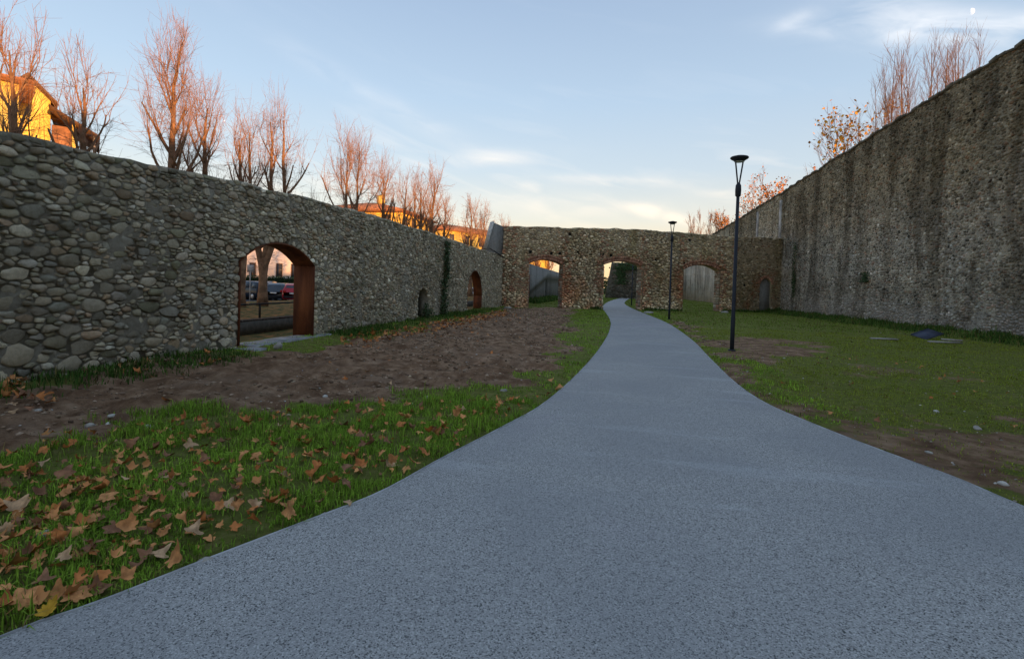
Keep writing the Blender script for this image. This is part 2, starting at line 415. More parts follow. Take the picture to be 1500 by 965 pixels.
def smoothline(P, off):
    T = np.gradient(P, axis=0); T /= np.linalg.norm(T, axis=1, keepdims=True); return P+np.c_[-T[:, 1], T[:, 0]]*off
for P, sg in ((pl_, 1), (pr_, -1)):
    o1, o2 = smoothline(P, sg*.002), smoothline(P, sg*.012); k = len(P); mb = MB()
    V = np.concatenate([np.c_[o1, np.full(k, -.06)], np.c_[o1, np.full(k, .019)], np.c_[o2, np.full(k, .019)], np.c_[o2, np.full(k, -.06)]])
    i = np.arange(k-1); mb.add(V, None, np.concatenate([np.stack([i+a*k, i+1+a*k, i+1+(a+1)*k, i+(a+1)*k], -1) for a in range(3)]))
    mb.build('edging_strip', plain('galvanised_edging', (.38, .385, .39), .6, .4, 3), path)

# land outside the walls: one big sheet, the grassed bank and the street behind the left wall
M_EARTH = plain('rough_grass_ground', (.055, .058, .022), .95, .5, 1.2, 20, .5, .04)
mb = MB(); mb.box((0, 0, -1.3), (5000, 5000, .2)); mb.build('ground', M_EARTH, None, 'structure')
by = np.arange(-10, 130, .8)
def strip(bx, bz, k, amp):
    t = np.linspace(0, len(bx)-1, k); X, Y = np.meshgrid(np.interp(t, np.arange(len(bx)), bx), by)
    Zt = np.repeat(np.interp(t, np.arange(len(bx)), bz)[None], len(by), 0)+(fbm(X*.9, Y*.9, 51, 4)-.5)*amp
    return np.stack([X-.0216*Y, Y, Zt], -1).reshape(-1, 3), gridfaces(len(by), k)[:, ::-1]
n = NB('bank_turf')
c = n.ramp(n.noise(3.5, 7, rough=.7), [(.28, (.045, .05, .016)), (.48, (.085, .085, .03)), (.54, (.24, .12, .045)), (.72, (.40, .19, .06))])
n.bump(n.noise(25, 6), .8, .04); M_BANK = n.done(c, .95)
v_, q_ = strip([-8.4, -9.2, -10.2, -11.1], [-.06, -.12, -.16, -.16], 14, .06); MB().add(v_, None, q_).build('grass_strip', M_BANK, None, 'structure', True)
v_, q_ = strip([-11.2, -12.5, -14, -15.5, -17, -18.5, -20, -21.2, -21.5], [.20, .28, .34, .40, .42, .3, .0, -.28, -.34], 44, .12); MB().add(v_, None, q_).build('bank', M_BANK, None, 'structure', True)
M_ASPH = plain('street_asphalt', (.075, .077, .082), .85, .25, 2, 90, .3, .01)
mb = MB(); mb.box((-34, 55, -.40), (27, 150, .14)); mb.build('street', M_ASPH, None, 'structure')
mb = MB()
for k in range(46): mb.box((-21.55-.0216*(k*3), -6+k*3, -.29), (.16, 2.96, .22))
tag(mb.build('kerb', plain('kerb_stone', (.33, .33, .32)), None, 'structure'), None, None)

# ------------------------------------------------------------------ masonry
class Wall:
    def __init__(s, A, D, side): s.A = np.array(A, float); s.D = np.array(D, float)/np.hypot(*D); s.n = np.array([s.D[1], -s.D[0]])*side
    def f(s, a, z, d): return (s.A[0]+s.D[0]*a+s.n[0]*d, s.A[1]+s.D[1]*a+s.n[1]*d, z)
    def map(s, a, z, d): return np.stack([s.A[0]+s.D[0]*a+s.n[0]*d, s.A[1]+s.D[1]*a+s.n[1]*d, z], -1)
    def px(s, x, y):                          # sight line -> (along, z)
        r = ray(x, y); M = np.array([[r.x, -s.D[0]], [r.y, -s.D[1]]]); t, a = np.linalg.solve(M, s.A); return a, CAMZ+r.z*t
def arch(s0, s1, spring, rise, n=14):
    w = (s1-s0)/2; r = (w*w+rise*rise)/(2*rise); c = (s0+s1)/2; zc = spring+rise-r; a0 = math.asin(min(1, w/r))
    if rise > w: r = w; zc = spring; a0 = math.pi/2
    return [(c+r*math.sin(a), zc+r*math.cos(a)) for a in np.linspace(-a0, a0, n)]
def resample(pl, sp):
    P = np.array(pl, float); d = np.r_[0, np.cumsum(np.hypot(*np.diff(P, axis=0).T))]; n = max(2, int(round(d[-1]/sp)))
    t = (np.arange(n)+.5)*d[-1]/n; Q = np.stack([np.interp(t, d, P[:, 0]), np.interp(t, d, P[:, 1])], -1)
    e = np.stack([np.interp(t+.02, d, P[:, 0])-np.interp(t-.02, d, P[:, 0]), np.interp(t+.02, d, P[:, 1])-np.interp(t-.02, d, P[:, 1])], -1)
    e /= np.linalg.norm(e, axis=1, keepdims=True)+1e-9; return Q, np.c_[-e[:, 1], e[:, 0]]
def packed(s0, s1, z1, rad, ax, tries):
    """sites of mixed size packed without rows: rad(s, z) gives the local mean radius"""
    cell = .12; grid = {}; out = []; rs = []
    S = RNG.uniform(s0, s1, tries); Zz = RNG.uniform(-.1, z1, tries); U = RNG.random(tries)
    R0 = rad(S, Zz); mult = .5+2.1*(1-np.arange(tries)/tries)**7*(.3+.8*U)
    for a, z, r in zip(S/ax, Zz, R0*mult):
        i, j = int(a//cell), int(z//cell); k = int(2.2*r/cell)+2; ok = True
        for p in range(i-k, i+k+1):
            for q in range(j-k, j+k+1):
                for (b, w, r2) in grid.get((p, q), ()):
                    if (a-b)**2+(z-w)**2 < (r+r2)**2*.80: ok = False; break
                if not ok: break
            if not ok: break
        if ok: grid.setdefault((i, j), []).append((a, z, r)); out.append((a*ax, z)); rs.append(r)
    return np.array(out), np.array(rs)
def coursed(s0, s1, z1, hmean, wmean, jit=.3):
    out = []; rs = []; z = -.1
    while z < z1+.2:
        h = hmean*RNG.uniform(.65, 1.4); w = RNG.gamma(3, wmean/3, int((s1-s0)/wmean*1.3)+5).clip(wmean*.4, wmean*2.2)
        a = s0+np.cumsum(w)-RNG.random()*wmean; k = a < s1; a = a[k]; w = w[k]
        zz = z+h/2+RNG.normal(0, h*jit*.5, len(a))+(vnoise(a*.35, a*0+z*.3, 3)-.5)*h*1.6
        out.append(np.c_[a+RNG.normal(0, .1*wmean, len(a)), zz]); rs.append(np.full(len(a), h/2)*RNG.uniform(.85, 1.15, len(a))); z += h
    return np.concatenate(out), np.concatenate(rs)
def cells(sites, rs, keep, ax, M, joint, rnd):
    """star-shaped stone outlines from a weighted Voronoi diagram of the sites (in a space squeezed by ax)"""
    P = np.c_[sites[:, 0]/ax, sites[:, 1]]
    res = delaunay_2d_cdt([Vector(p) for p in P], [], [], 0, 1e-7)
    VP = np.array([tuple(v) for v in res[0]]); orig = [o[0] if o else 0 for o in res[3]]; W2 = rs[orig]**2
    E = np.array(res[1]); E = np.concatenate([E, E[:, ::-1]]); d = VP[E[:, 1]]-VP[E[:, 0]]; L = np.hypot(*d.T)+1e-9
    half = np.clip((L*L+(W2[E[:, 0]]-W2[E[:, 1]])*.8)/(2*L), .22*L, .78*L)
    th0 = RNG.random(len(VP))*6.28; r = np.full((len(VP), M), 1e3)
    for k in range(M):
        th = th0[E[:, 0]]+k*2*np.pi/M; c = (d[:, 0]*np.cos(th)+d[:, 1]*np.sin(th))/L
        q = np.where(c > .02, half/np.maximum(c, .02), 1e3); np.minimum.at(r[:, k], E[:, 0], q)
    r = np.minimum(r, 1.7*np.median(r, 1, keepdims=True)); r = np.minimum(r, rs[orig][:, None]*3.2)
    r = r-joint*RNG.uniform(.5, 1.5, (len(VP), 1)); r = np.maximum(r, .012)
    rn = .5*r+.25*(np.roll(r, 1, 1)+np.roll(r, -1, 1)); r = (1-rnd)*r+rnd*np.minimum(rn, r*1.08)
    k_ = np.arange(M)*2*np.pi/M; r = r*(1+.10*np.cos(2*(k_-RNG.random((len(VP), 1))*6.28))+.08*np.cos(3*(k_-RNG.random((len(VP), 1))*6.28))-.005)
    r *= RNG.uniform(.91, 1.05, r.shape)
    k = keep[orig]; return VP[k]*np.array([ax, 1]), r[k], th0[k]
def stone_geo(wall, C, r, th0, ax, depth, prof, doff=None):
    """vertices (n, rings*M+1, 3) and triangles of one stone"""
    n, M = r.shape; th = th0[:, None]+np.arange(M)*2*np.pi/M
    dx, dz = np.cos(th)*r*ax, np.sin(th)*r
    h = depth*RNG.lognormal(-.25, .6, n).clip(.2, 2.2); tx, tz = RNG.normal(0, .12, n), RNG.normal(0, .10, n)
    if doff is None: doff = np.zeros(n)
    rings = []
    for sc, hh in prof:
        jx = RNG.uniform(.9, 1.1, (n, M)) if sc < 1 else 1
        a, z = C[:, :1]+dx*sc*jx, C[:, 1:]+dz*sc*jx
        dd = doff[:, None]+hh*h[:, None]+(tx[:, None]*dx+tz[:, None]*dz)*sc*(hh > 0)+(RNG.normal(0, .07, (n, M))*h[:, None] if hh > 0 else 0)
        if hh < 0: dd = np.full((n, M), -.035)+doff[:, None]
        rings.append(wall.map(a, z, dd))
    top = wall.map(C[:, 0], C[:, 1], doff+h*RNG.uniform(.92, 1.12, n))[:, None]
    V = np.concatenate(rings+[top], 1); k = len(prof); T = []
    for q in range(k-1):
        for i in range(M):
            j = (i+1) % M; T += [(q*M+i, q*M+j, (q+1)*M+j), (q*M+i, (q+1)*M+j, (q+1)*M+i)]
    for i in range(M): T.append(((k-1)*M+i, (k-1)*M+(i+1) % M, k*M))
    T = np.array(T)
    a = V[0, T[0]]; nn = np.cross(a[1]-a[0], a[2]-a[0])
    e = V[0, T[-1]]; nn = np.cross(e[1]-e[0], e[2]-e[0])
    if nn[0]*wall.n[0]+nn[1]*wall.n[1] < 0: T = T[:, ::-1]
    return V, T
def project(V):
    d = V-np.array(CAM); Zc = d@np.array(AX); return 750+F*(d@np.array(CR))/Zc, 434-F*(d@np.array(CU))/Zc, Zc
def lay(wall, parent, V, T, tone, mat, area, many=300, smoothed=True):
    """the largest in the picture as stones of their own, the rest joined"""
    x, y, Zc = project(V[:, -1]); vis = (Zc > .5) & (x > 2) & (x < 1498) & (y > 2) & (y < 963)
    dv = V[:, -1]-np.array(CAM); cosn = np.abs(dv[:, :2]@wall.n)/np.linalg.norm(dv, axis=1)
    sc = np.where(vis, area*cosn/np.maximum(Zc, .5)**2, 0); o = np.argsort(-sc); own = o[:many]; own = own[sc[own] > 0]
    for i in own:
        mb = MB(); mb.add(V[i], T, None, tone[i]); mb.build('stone', mat, parent, None, smoothed, V[i, -1])
    rest = np.setdiff1d(np.arange(len(V)), own); nv = V.shape[1]
    mb = MB(); mb.add(V[rest].reshape(-1, 3), (T[None]+(np.arange(len(rest))*nv)[:, None, None]).reshape(-1, 3), None, np.repeat(tone[rest], nv, 0))
    mb.build('small_stones', mat, parent, 'stuff', smoothed)
def palette(n, cols, w, var):
    c = np.array(cols)[RNG.choice(len(cols), n, p=np.array(w)/sum(w))]*RNG.normal(1, var, (n, 1)).clip(.5, 1.8); return c*RNG.normal(1, .014, (n, 3))
def fringe(sites, rs, lines, sp, off, ax, inside):
    """pairs of sites mirrored about the outlines, so that stones end cleanly there"""
    for pl in lines:
        Q, nn = resample(pl, sp); o = off*RNG.uniform(.85, 1.15, len(Q))[:, None]
        a, b = Q+nn*o*np.array([ax**.5, 1]), Q-nn*o*np.array([ax**.5, 1])
        d = segdist(sites, pl); k = d > off*1.75; sites, rs = sites[k], rs[k]
        sites = np.concatenate([sites, a, b]); rs = np.r_[rs, np.full(2*len(Q), off)]
    return sites, rs, inside(sites)

def smear(wall, parent, mat, s0, s1, z1, cell, inside, fn, name='mortar_smear'):
    """uneven mortar, in places proud of the stones"""
    a = np.arange(s0, s1, cell); z = np.arange(-.1, z1, cell); A_, Z_ = np.meshgrid(a, z); P = np.stack([A_.ravel(), Z_.ravel()], 1)
    A2, Z2 = P[:, 0]+RNG.uniform(-.3, .3, len(P))*cell, P[:, 1]+RNG.uniform(-.3, .3, len(P))*cell
    V = wall.map(A2, Z2, fn(A2, Z2)); q = gridfaces(len(z), len(a)); ok = inside(P)[q].all(1)
    if wall.n[0]*wall.D[1]-wall.n[1]*wall.D[0] < 0: q = q[:, ::-1]
    used = np.unique(q[ok]); mp_ = np.zeros(len(P), int); mp_[used] = np.arange(len(used))
    MB().add(V[used], None, mp_[q[ok]]).build(name, mat, parent, 'stuff', True)

# ---- the long rubble wall on the left
LW = Wall(LW_A, LW_D, 1)
def lp(x, y): return LW.px(x, y)
def topline(pts, step, amp, seed):
    s = np.arange(pts[0][0], pts[-1][0], step); z = np.interp(s, [p[0] for p in pts], [p[1] for p in pts])
    return [(a, b+(vnoise(a*1.3, a*0, seed)-.5)*amp*2+(vnoise(a*5, a*0, seed+1)-.5)*amp) for a, b in zip(s, z)]
tops = [(-2.5, 3.40)]+[lp(x, y) for x, y in [(0, 193), (120, 216), (240, 244), (360, 270), (470, 294), (560, 319), (640, 344), (700, 364)]]
LEND = float((np.array([-8.6, 34.7])-LW_A)@LW_D)
tops.append((LEND+.2, tops[-1][1]))
ltop = topline(tops, .3, .035, 61)
d0, d1 = lp(347, 518)[0], lp(457.5, 497)[0]; spr = 1.93; rise = lp(407, 355.5)[1]-spr
e0, e1 = lp(683, 460)[0], lp(704.5, 458)[0]; etop = lp(695, 396)[1]; er = (e1-e0)*.48
n0, n1 = lp(611.5, 468)[0], lp(625.5, 466)[0]; ntop = lp(618, 422)[1]; nr = (n1-n0)*.45
DOOR = arch(d0, d1, spr, rise, 22); DOOR2 = arch(e0, e1, etop-er, er, 16); NICHE = arch(n0, n1, ntop-nr, nr, 12)
B = -.6
def opening(a): return [(a[0][0], B)]+a+[(a[-1][0], B)]
lout = [(ltop[0][0], B)]+opening(DOOR)+opening(NICHE)+opening(DOOR2)+[(ltop[-1][0], B)]+ltop[::-1]
M_RUB = wallmat('rubble_stone', 'rubble'); M_RUBM = wallmat('rubble_mortar', 'rubble', (.45, .40, .31))
lw = thing('stone_wall', 'long grey fieldstone wall on the left with a rust steel lined archway', 'wall', (*LW.f(d0+8, 0, -.3)[:2], 0))
mb = MB(); mb.prism(lout, LW.f, 0, -.46 if False else -.5); mb.build('mortar_core', M_RUBM, lw)
mb = MB(); nb = [(n0-.2, B), (n1+.2, B), (n1+.2, ntop+.3), (n0-.2, ntop+.3)]
mb.prism(nb, LW.f, -.40, -.49); mb.build('niche_back', plain('niche_shade', (.02, .02, .017), 1), lw)  # near-black colour paints the shade in the depth of the niche
def lin(P): return inpoly(P, lout)
fine = d1+.15
def lrad(s, z): return np.where(s < fine-1.0*vnoise(z*1.2, z*0, 8), .040+.010*smooth(2, 0.2, z)+.008*smooth(4, 9, d0-s+3), .034)
S, RS = packed(-2, LEND, 3.6, lrad, 1.75, 190000)
jl = lambda a: [(a[0][0], -.05)]+a+[(a[-1][0], -.05)]
S, RS, keep = fringe(S, RS, [ltop], .20, .05, 1.4, lin)
S, RS, keep = fringe(S, RS, [jl(DOOR)], .17, .075, 1.0, lin)
S, RS, keep = fringe(S, RS, [jl(DOOR2), jl(NICHE)], .16, .06, 1.0, lin)
keep &= (S[:, 1] > -.12)
C, r, th = cells(S, RS, keep, 1.75, 12, .007, .06)
V, T = stone_geo(LW, C, r, th, 1.75, .030, [(1, -1), (.97, .62), (.80, 1.0)])
V[..., 2] = np.maximum(V[..., 2], -.3)
tone = palette(len(C), [(.38, .335, .245), (.25, .225, .17), (.46, .415, .315), (.36, .275, .185), (.32, .305, .25), (.60, .56, .46), (.24, .23, .155)], [5, 3.0, 3, 1.7, 1.5, .8, 1], .2)
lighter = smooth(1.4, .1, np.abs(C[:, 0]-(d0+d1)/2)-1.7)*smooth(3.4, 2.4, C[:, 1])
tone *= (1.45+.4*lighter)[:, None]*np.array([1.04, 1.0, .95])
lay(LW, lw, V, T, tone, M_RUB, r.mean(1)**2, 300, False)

def lsm(a, z):
    w = smooth(.40, .62, fbm(a*.45, z*.45, 141, 3)); f_ = fbm(a*3.1, z*4.0, 143, 5)
    return .001-.015*smooth(d0-5, d0-1, a)+(f_-.5)*.085+.016*w+(fbm(a*14, z*14, 145, 2)-.5)*.012
smear(LW, lw, M_RUBM, -1, LEND, 3.75, .055, lambda P: lin(P) & (segdist(P, jl(DOOR)) > .05) & (segdist(P, ltop) > .05), lsm)
M_CORT = None
n = NB('corten_steel')
c = n.ramp(n.noise(1.0, 7, n.scale((3, 3, .5)), rough=.65), [(.3, (.055, .022, .014)), (.5, (.14, .048, .022)), (.7, (.235, .082, .032))])
c = n.mix(n.step(n.noise(40, 3), .55, .75, 0, .5), c, (.06, .025, .018)); n.bump(n.noise(120, 3), .2, .004); M_CORT = n.done(c, .75, .15)
def lining(a, t, parent, out=.04, back=-.56):
    for (s, sg) in ((a[0][0], 1), (a[-1][0], -1)):
        mb = MB(); mb.prism([(s+sg*.004, -.02), (s+sg*(t+.004), -.02), (s+sg*(t+.004), a[0][1]-.002), (s+sg*.004, a[0][1]-.002)], LW.f, out, back); mb.build('steel_jamb', M_CORT, parent)
    A = np.array(a); c = A.mean(0)-(0, .4); inner = [tuple(p+(c-p)/np.linalg.norm(c-p)*t) for p in A]
    mb = MB(); mb.prism(a+inner[::-1], LW.f, out, back); mb.build('steel_arch', M_CORT, parent)
lining(DOOR, .03, lw); lining(DOOR2, .03, lw, .03, -.48)
M_SLAB = plain('threshold_stone', (.29, .29, .29), .85, .3, 5, 50, .4, .01)
s = d0-.22
for k, w in enumerate((.42, .62, .55, .70, .66, .58)):
    if s > d1+.6: break
    a = s+w/2; z = .05+.012*(k % 2)
    if k == 0: mb = MB(); mb.box(LW.f(a, z-.03, .30), (.55, w-.02, .16), rotz(.05), None, .03)
    else: mb = MB(); mb.box(LW.f(a, z-.03, -.10), (.66, w-.02, .16), rotz(.02+.02*random.uniform(-1, 1)), None, .02)
    mb.build('threshold_slab', M_SLAB, lw); s += w
mb = MB(); mb.box(LW.f((e0+e1)/2+.1, .0, .05), (.9, 1.5, .14), rotz(.02)); mb.build('threshold_slab', M_SLAB, lw)
# rusted cable along the wall near its far end
mb = MB(); P = [LW.f(*k) for k in [(lp(716, 364)[0], lp(716, 364)[1], .06), (lp(724, 369)[0], lp(724, 369)[1], .07), (lp(731, 373)[0], lp(731, 373)[1]-.02, .07), (LEND-.1, lp(736, 376)[1], .06)]]
mb.tubes([(P, [.035]*4)], 6); mb.build('cable', plain('cable_black', (.03, .03, .035), .6), lw)

# ---- the arched cross wall
CA, CB = np.array([-8.6, 34.7]), np.array([12.0, 45.1]); CW = Wall(CA, CB-CA, 1); CLEN = float(np.hypot(*(CB-CA)))
def cp(x, y): return CW.px(x, y)
ct = [cp(x, y) for x, y in [(735.5, 331.5), (790, 332), (825, 334), (884, 334), (944, 337), (998, 341), (1050, 344), (1075, 346.5), (1143, 348.5)]]
ct[0] = (0.0, ct[0][1]); ct[-1] = (CLEN+.3, ct[-1][1])
ctop = topline(ct, .25, .05, 71)
OPN = []
for x0, x1, ys_, yt in [(773.5, 822, 387, 381), (882.5, 937.5, 389, 383), (999.5, 1052.5, 396, 388)]:
    s0, s1 = cp(x0, 440)[0], cp(x1, 440)[0]; xm = (x0+x1)/2; zs = cp(xm, ys_)[1]; zt = cp(xm, yt)[1]; OPN.append(arch(s0, s1, zs, max(.3, zt-zs), 18))
q0, q1 = cp(1112, 440)[0], cp(1129, 440)[0]; qt = cp(1120, 408)[1]; BLK = arch(q0, q1, qt-.42*(q1-q0), .42*(q1-q0), 12)
cout = [(0, B)]+sum([opening(a) for a in OPN], [])+opening(BLK)+[(ctop[-1][0], B)]+ctop[::-1]
M_CRS = wallmat('cross_stone', 'cross'); M_CRM = wallmat('cross_mortar', 'cross', (.43, .345, .23))
M_REND = wallmat('grey_render', 'render', (.27, .262, .245))
M_BRK = plain('old_brick', (.2, .1, .06), .9, .4, 12, 60, .4, .01, 0, True)
cw = thing('arched_wall', 'ruined brown stone wall crossing the path, pierced by three wide arches', 'wall', (*CW.f(CLEN/2, 0, -.3)[:2], 0))
mb = MB(); mb.prism(cout, CW.f, 0, -.62); mb.build('mortar_core', M_CRM, cw)
mb = MB(); mb.prism([(q0-.1, B), (q1+.1, B), (q1+.1, qt+.15), (q0-.1, qt+.15)], CW.f, -.16, -.5); mb.build('blocked_arch_fill', M_REND, cw, None)
def cin(P): return inpoly(P, cout)
S, RS = coursed(-.1, CLEN, max(p[1] for p in ctop), .118, .20, .5)
S, RS, keep = fringe(S, RS, [ctop], .30, .08, 1.4, cin)
S, RS, keep = fringe(S, RS, [jl(a) for a in OPN]+[jl(BLK)], .16, .07, 1.0, cin)
holes = np.array([cp(x, y) for x, y in [(777, 369), (808, 371), (846, 370), (883, 373), (895, 374), (960, 381), (1003, 386), (820, 371), (835, 343), (1090, 418), (1010, 352)]])
keep &= (np.min(np.hypot(S[:, :1]-holes[:, 0], S[:, 1:]-holes[:, 1]), 1) > .13) & (S[:, 1] > -.15)
for a in OPN+[BLK]:                            # room for the brick rings
    A = np.array(a); keep &= ~((segdist(S, a) < .30) & (S[:, 1] > A[0, 1]-.05))
C, r, th = cells(S, RS, keep, 1.45, 9, .010, .25)
piers = [(cp(735, 400)[0], cp(752, 400)[0]), (cp(823, 400)[0], cp(883, 400)[0]), (cp(941, 400)[0], cp(998, 400)[0]), (cp(1052, 400)[0], cp(1074, 400)[0])]
doff = np.zeros(len(C))
for a, b in piers: doff += .15*((C[:, 0] > a) & (C[:, 0] < b))
V, T = stone_geo(CW, C, r, th, 1.45, .055, [(1, -1), (.92, .6), (.6, 1.0)], doff)
tone = palette(len(C), [(.46, .375, .255), (.35, .285, .195), (.56, .475, .35), (.36, .245, .16), (.28, .24, .17), (.66, .58, .46)], [5, 3, 2.8, 1.2, 1.4, .9], .22)
nearo = np.min([segdist(C, jl(a)) for a in OPN+[BLK]], 0)
redz = (nearo < .45+.5*fbm(C[:, 0]*2, C[:, 1]*2, 81)) & (C[:, 1] > 1.0) & (RNG.random(len(C)) < .5)
pe = np.min([np.minimum(np.abs(C[:, 0]-a), np.abs(C[:, 0]-b)) for a, b in piers], 0)
redz |= (pe < .35) & (RNG.random(len(C)) < .33)
tone[redz] = palette(int(redz.sum()), [(.40, .225, .145), (.33, .18, .12), (.46, .30, .20), (.30, .205, .15)], [4, 3, 2, 2], .18)
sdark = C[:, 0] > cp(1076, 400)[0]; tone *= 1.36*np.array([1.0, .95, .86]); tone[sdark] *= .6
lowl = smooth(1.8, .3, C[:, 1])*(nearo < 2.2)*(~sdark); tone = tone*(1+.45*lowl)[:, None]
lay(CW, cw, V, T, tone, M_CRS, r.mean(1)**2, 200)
smear(CW, cw, M_CRM, .1, CLEN-.1, 6.6, .09, lambda P: cin(P) & (np.min([segdist(P, jl(a)) for a in OPN+[BLK]], 0) > .42) & (segdist(P, ctop) > .06) & (np.min(np.hypot(P[:, :1]-holes[:, 0], P[:, 1:]-holes[:, 1]), 1) > .15), lambda a, z: (fbm(a*2.6, z*3.2, 151, 5)-.5)*.10-.022)
# brick rings over the openings
for a in OPN+[BLK]:
    small = a is BLK; A = np.array(a); d = np.r_[0, np.cumsum(np.hypot(*np.diff(A, axis=0).T))]; nbk = int(d[-1]/.082); mb = MB(); thk = .24 if small else .38
    cx = A[:, 0].mean(); w = (A[-1, 0]-A[0, 0])/2; rz = A[len(A)//2, 1]-A[0, 1]; rr = (w*w+rz*rz)/(2*rz); zc = A[len(A)//2, 1]-rr
    for k in range(nbk):
        for row in (0, 1):
            t_ = (k+.5+.0*row)*d[-1]/nbk; p = np.array([np.interp(t_, d, A[:, 0]), np.interp(t_, d, A[:, 1])])
            u = p-np.array([cx, zc]); u /= np.hypot(*u); v_ = np.array([u[1], -u[0]]); h0 = thk*row/2+.006; h1 = thk*(row+1)/2-.004; b = .034
            q = [p+u*h0-v_*b, p+u*h0+v_*b, p+u*h1+v_*b, p+u*h1-v_*b]
            mb.prism([tuple(k_) for k_ in q], CW.f, .05+RNG.uniform(0, .03), -.05 if small else -.60, palette(1, [(.36, .175, .11), (.28, .14, .09), (.42, .24, .155)], [4, 3, 2], .2)[0])
    mb.build('brick_arch', M_BRK, cw, 'stuff')
M_HOLE = plain('hole_shade', (.02, .018, .015), 1)  # shade inside the putlog holes, painted as flat dark plates
mb = MB()
for a in OPN:                                  # dressed stones and brick on the inner faces of the openings
    for (s_, sg) in ((a[0][0], 1), (a[-1][0], -1)):
        z = .0
        while z < a[0][1]-.05:
            h = float(RNG.choice([.075, .075, .14, .2])); h = min(h, a[0][1]-z); cut = RNG.uniform(-.42, -.2); w_ = RNG.uniform(.015, .045)
            for dA, dB in ((.03, cut+.01), (cut-.01, -.60)):
                cc = palette(1, [(.42, .34, .24), (.30, .24, .17), (.40, .22, .14), (.52, .45, .34)], [4, 3, 2, 2], .15)[0]
                mb.prism([(s_-sg*.03, z+.006), (s_+sg*w_, z+.008), (s_+sg*(w_+.008), z+h-.008), (s_-sg*.03, z+h-.006)], CW.f, dA, dB, cc)
            z += h
mb.build('jamb_stones', M_CRS, cw, 'stuff')
for hx, hz in holes:
    mb = MB(); w_ = .10; mb.prism([(hx-w_, hz-w_), (hx+w_, hz-w_), (hx+w_, hz+w_), (hx-w_, hz+w_)], CW.f, .004, -.02); mb.build('putlog_hole', M_HOLE, cw)
# raked rendered stub where the cross wall rises over the left wall
a_, b_ = cp(722, 325), cp(736, 331)
sx = [cp(711, 366)[0], cp(721.5, 326)[0], cp(727, 327)[0]]
stub = [(sx[0]-.25, 3.0), (sx[0], cp(711, 364)[1]), (sx[1], cp(722, 325.5)[1]), (-.02, ct[0][1]-.02), (-.02, 3.0)]
mb = MB(); mb.prism(stub, CW.f, .02, -.62); mb.build('raked_buttress', M_REND, cw)
mb = MB(); e_ = .05
mb.prism([(sx[0]-.06, cp(711, 364)[1]), (sx[1]-.05, cp(722, 325.5)[1]+.05), (sx[1]+.12, cp(722, 325.5)[1]+.05), (sx[0]+.12, cp(711, 364)[1])], CW.f, .05, -.66); mb.build('raked_coping', plain('pale_coping', (.50, .49, .46), .9, .25), cw)
# half buried drain hoop at the foot of the corner pier
c0, c1 = cp(736, 450)[0], cp(751, 450)[0]; hp = arch(c0, c1, .12, .42, 12)
mb = MB(); mb.tubes([([CW.f(a, z, .12) for a, z in hp], [.045]*12)], 6); mb.build('drain_hoop', plain('dark_iron', (.03, .028, .026), .7), cw)

# ---- the tall fortress wall on the right
FA = np.array([rwx(14.0), 14.0]); FW = Wall(FA, np.array([-.1126, 1.0]), -1); FL = 62.0
def fp(x, y): return FW.px(x, y)
ft = [fp(x, y) for x, y in [(1500, 62), (1420, 112), (1330, 168), (1240, 224), (1150, 280), (1100, 311), (1050, 341)]]
ft = [(-80, ft[0][1]+.55)]+[(0, ft[0][1]+.45)]+ft+[(ft[-1][0]+60, ft[-1][1]-3.2)]
ftop = topline(ft, .4, .07, 91)
FEND = float((np.array([12.2, 45.2])-FA)@FW.D)
fout = [(ftop[0][0], -1.0), (ftop[-1][0], -1.0)]+ftop[::-1]
M_FOS = wallmat('fortress_stone', 'fortress'); M_FOM = wallmat('fortress_mortar', 'fortress', (.46, .42, .34))
fw = thing('fortress_wall', 'very tall dark weathered stone rampart running along the right of the lawn', 'wall', (*FW.f(20, 0, -.4)[:2], 0))
mb = MB(); mb.prism(fout, FW.f, 0, -1.2); mb.build('mortar_core', M_FOM, fw)
def fin(P): return inpoly(P, fout) & ((P[:, 0] < FEND+14) | ((P[:, 0] < 61) & (P[:, 1] < 4.0)))
S, RS = coursed(-2, FEND+14, 12.5, .104, .195, .38); S2, R2_ = coursed(FEND+14, 61, 4.0, .12, .22, .38); S, RS = np.concatenate([S, S2]), np.r_[RS, R2_]
k = ~((S[:, 0] > FEND+.3) & (S[:, 1] < 5.2)); S, RS = S[k], RS[k]
S, RS, keep = fringe(S, RS, [ftop], .22, .06, 1.4, fin)
pale = (S[:, 0] > fp(1146, 300)[0]) & (S[:, 0] < fp(1108, 300)[0])
keep &= (S[:, 1] > -.1) & (S[:, 0] > -2)
C, r, th = cells(S, RS, keep, 1.4, 8, .008, .12)
V, T = stone_geo(FW, C, r, th, 1.4, .026, [(1, -1), (.86, .9)])
tone = palette(len(C), [(.335, .30, .245), (.20, .183, .15), (.43, .395, .33), (.34, .235, .175), (.50, .47, .41), (.70, .66, .60), (.08, .075, .06)], [5, 4, 3, 1.0, 1.4, .25, .35], .2)
pz = (C[:, 0] > fp(1143, 300)[0]) & (C[:, 0] < fp(1109, 300)[0]) & (C[:, 1] > 3); tone *= 1.1; tone[pz] = tone[pz]*1.1+.42*RNG.random((int(pz.sum()), 1))**1.5
tone[C[:, 0] > FEND+14] *= 1.5
pz2 = (C[:, 0] < fp(1143, 300)[0]+.2) & (C[:, 0] > fp(1172, 300)[0]) & (RNG.random(len(C)) < .5); tone[pz2] += .22*RNG.random((int(pz2.sum()), 1))
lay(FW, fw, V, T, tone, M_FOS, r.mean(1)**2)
smear(FW, fw, M_FOM, -2, FEND+12, 12.3, .10, lambda P: fin(P) & (segdist(P, ftop) > .08), lambda a, z: (fbm(a*2.2, z*3.0, 161, 5)-.5)*.085+.016*smooth(.42, .6, fbm(a*.3, z*.3, 163, 3))-.016)
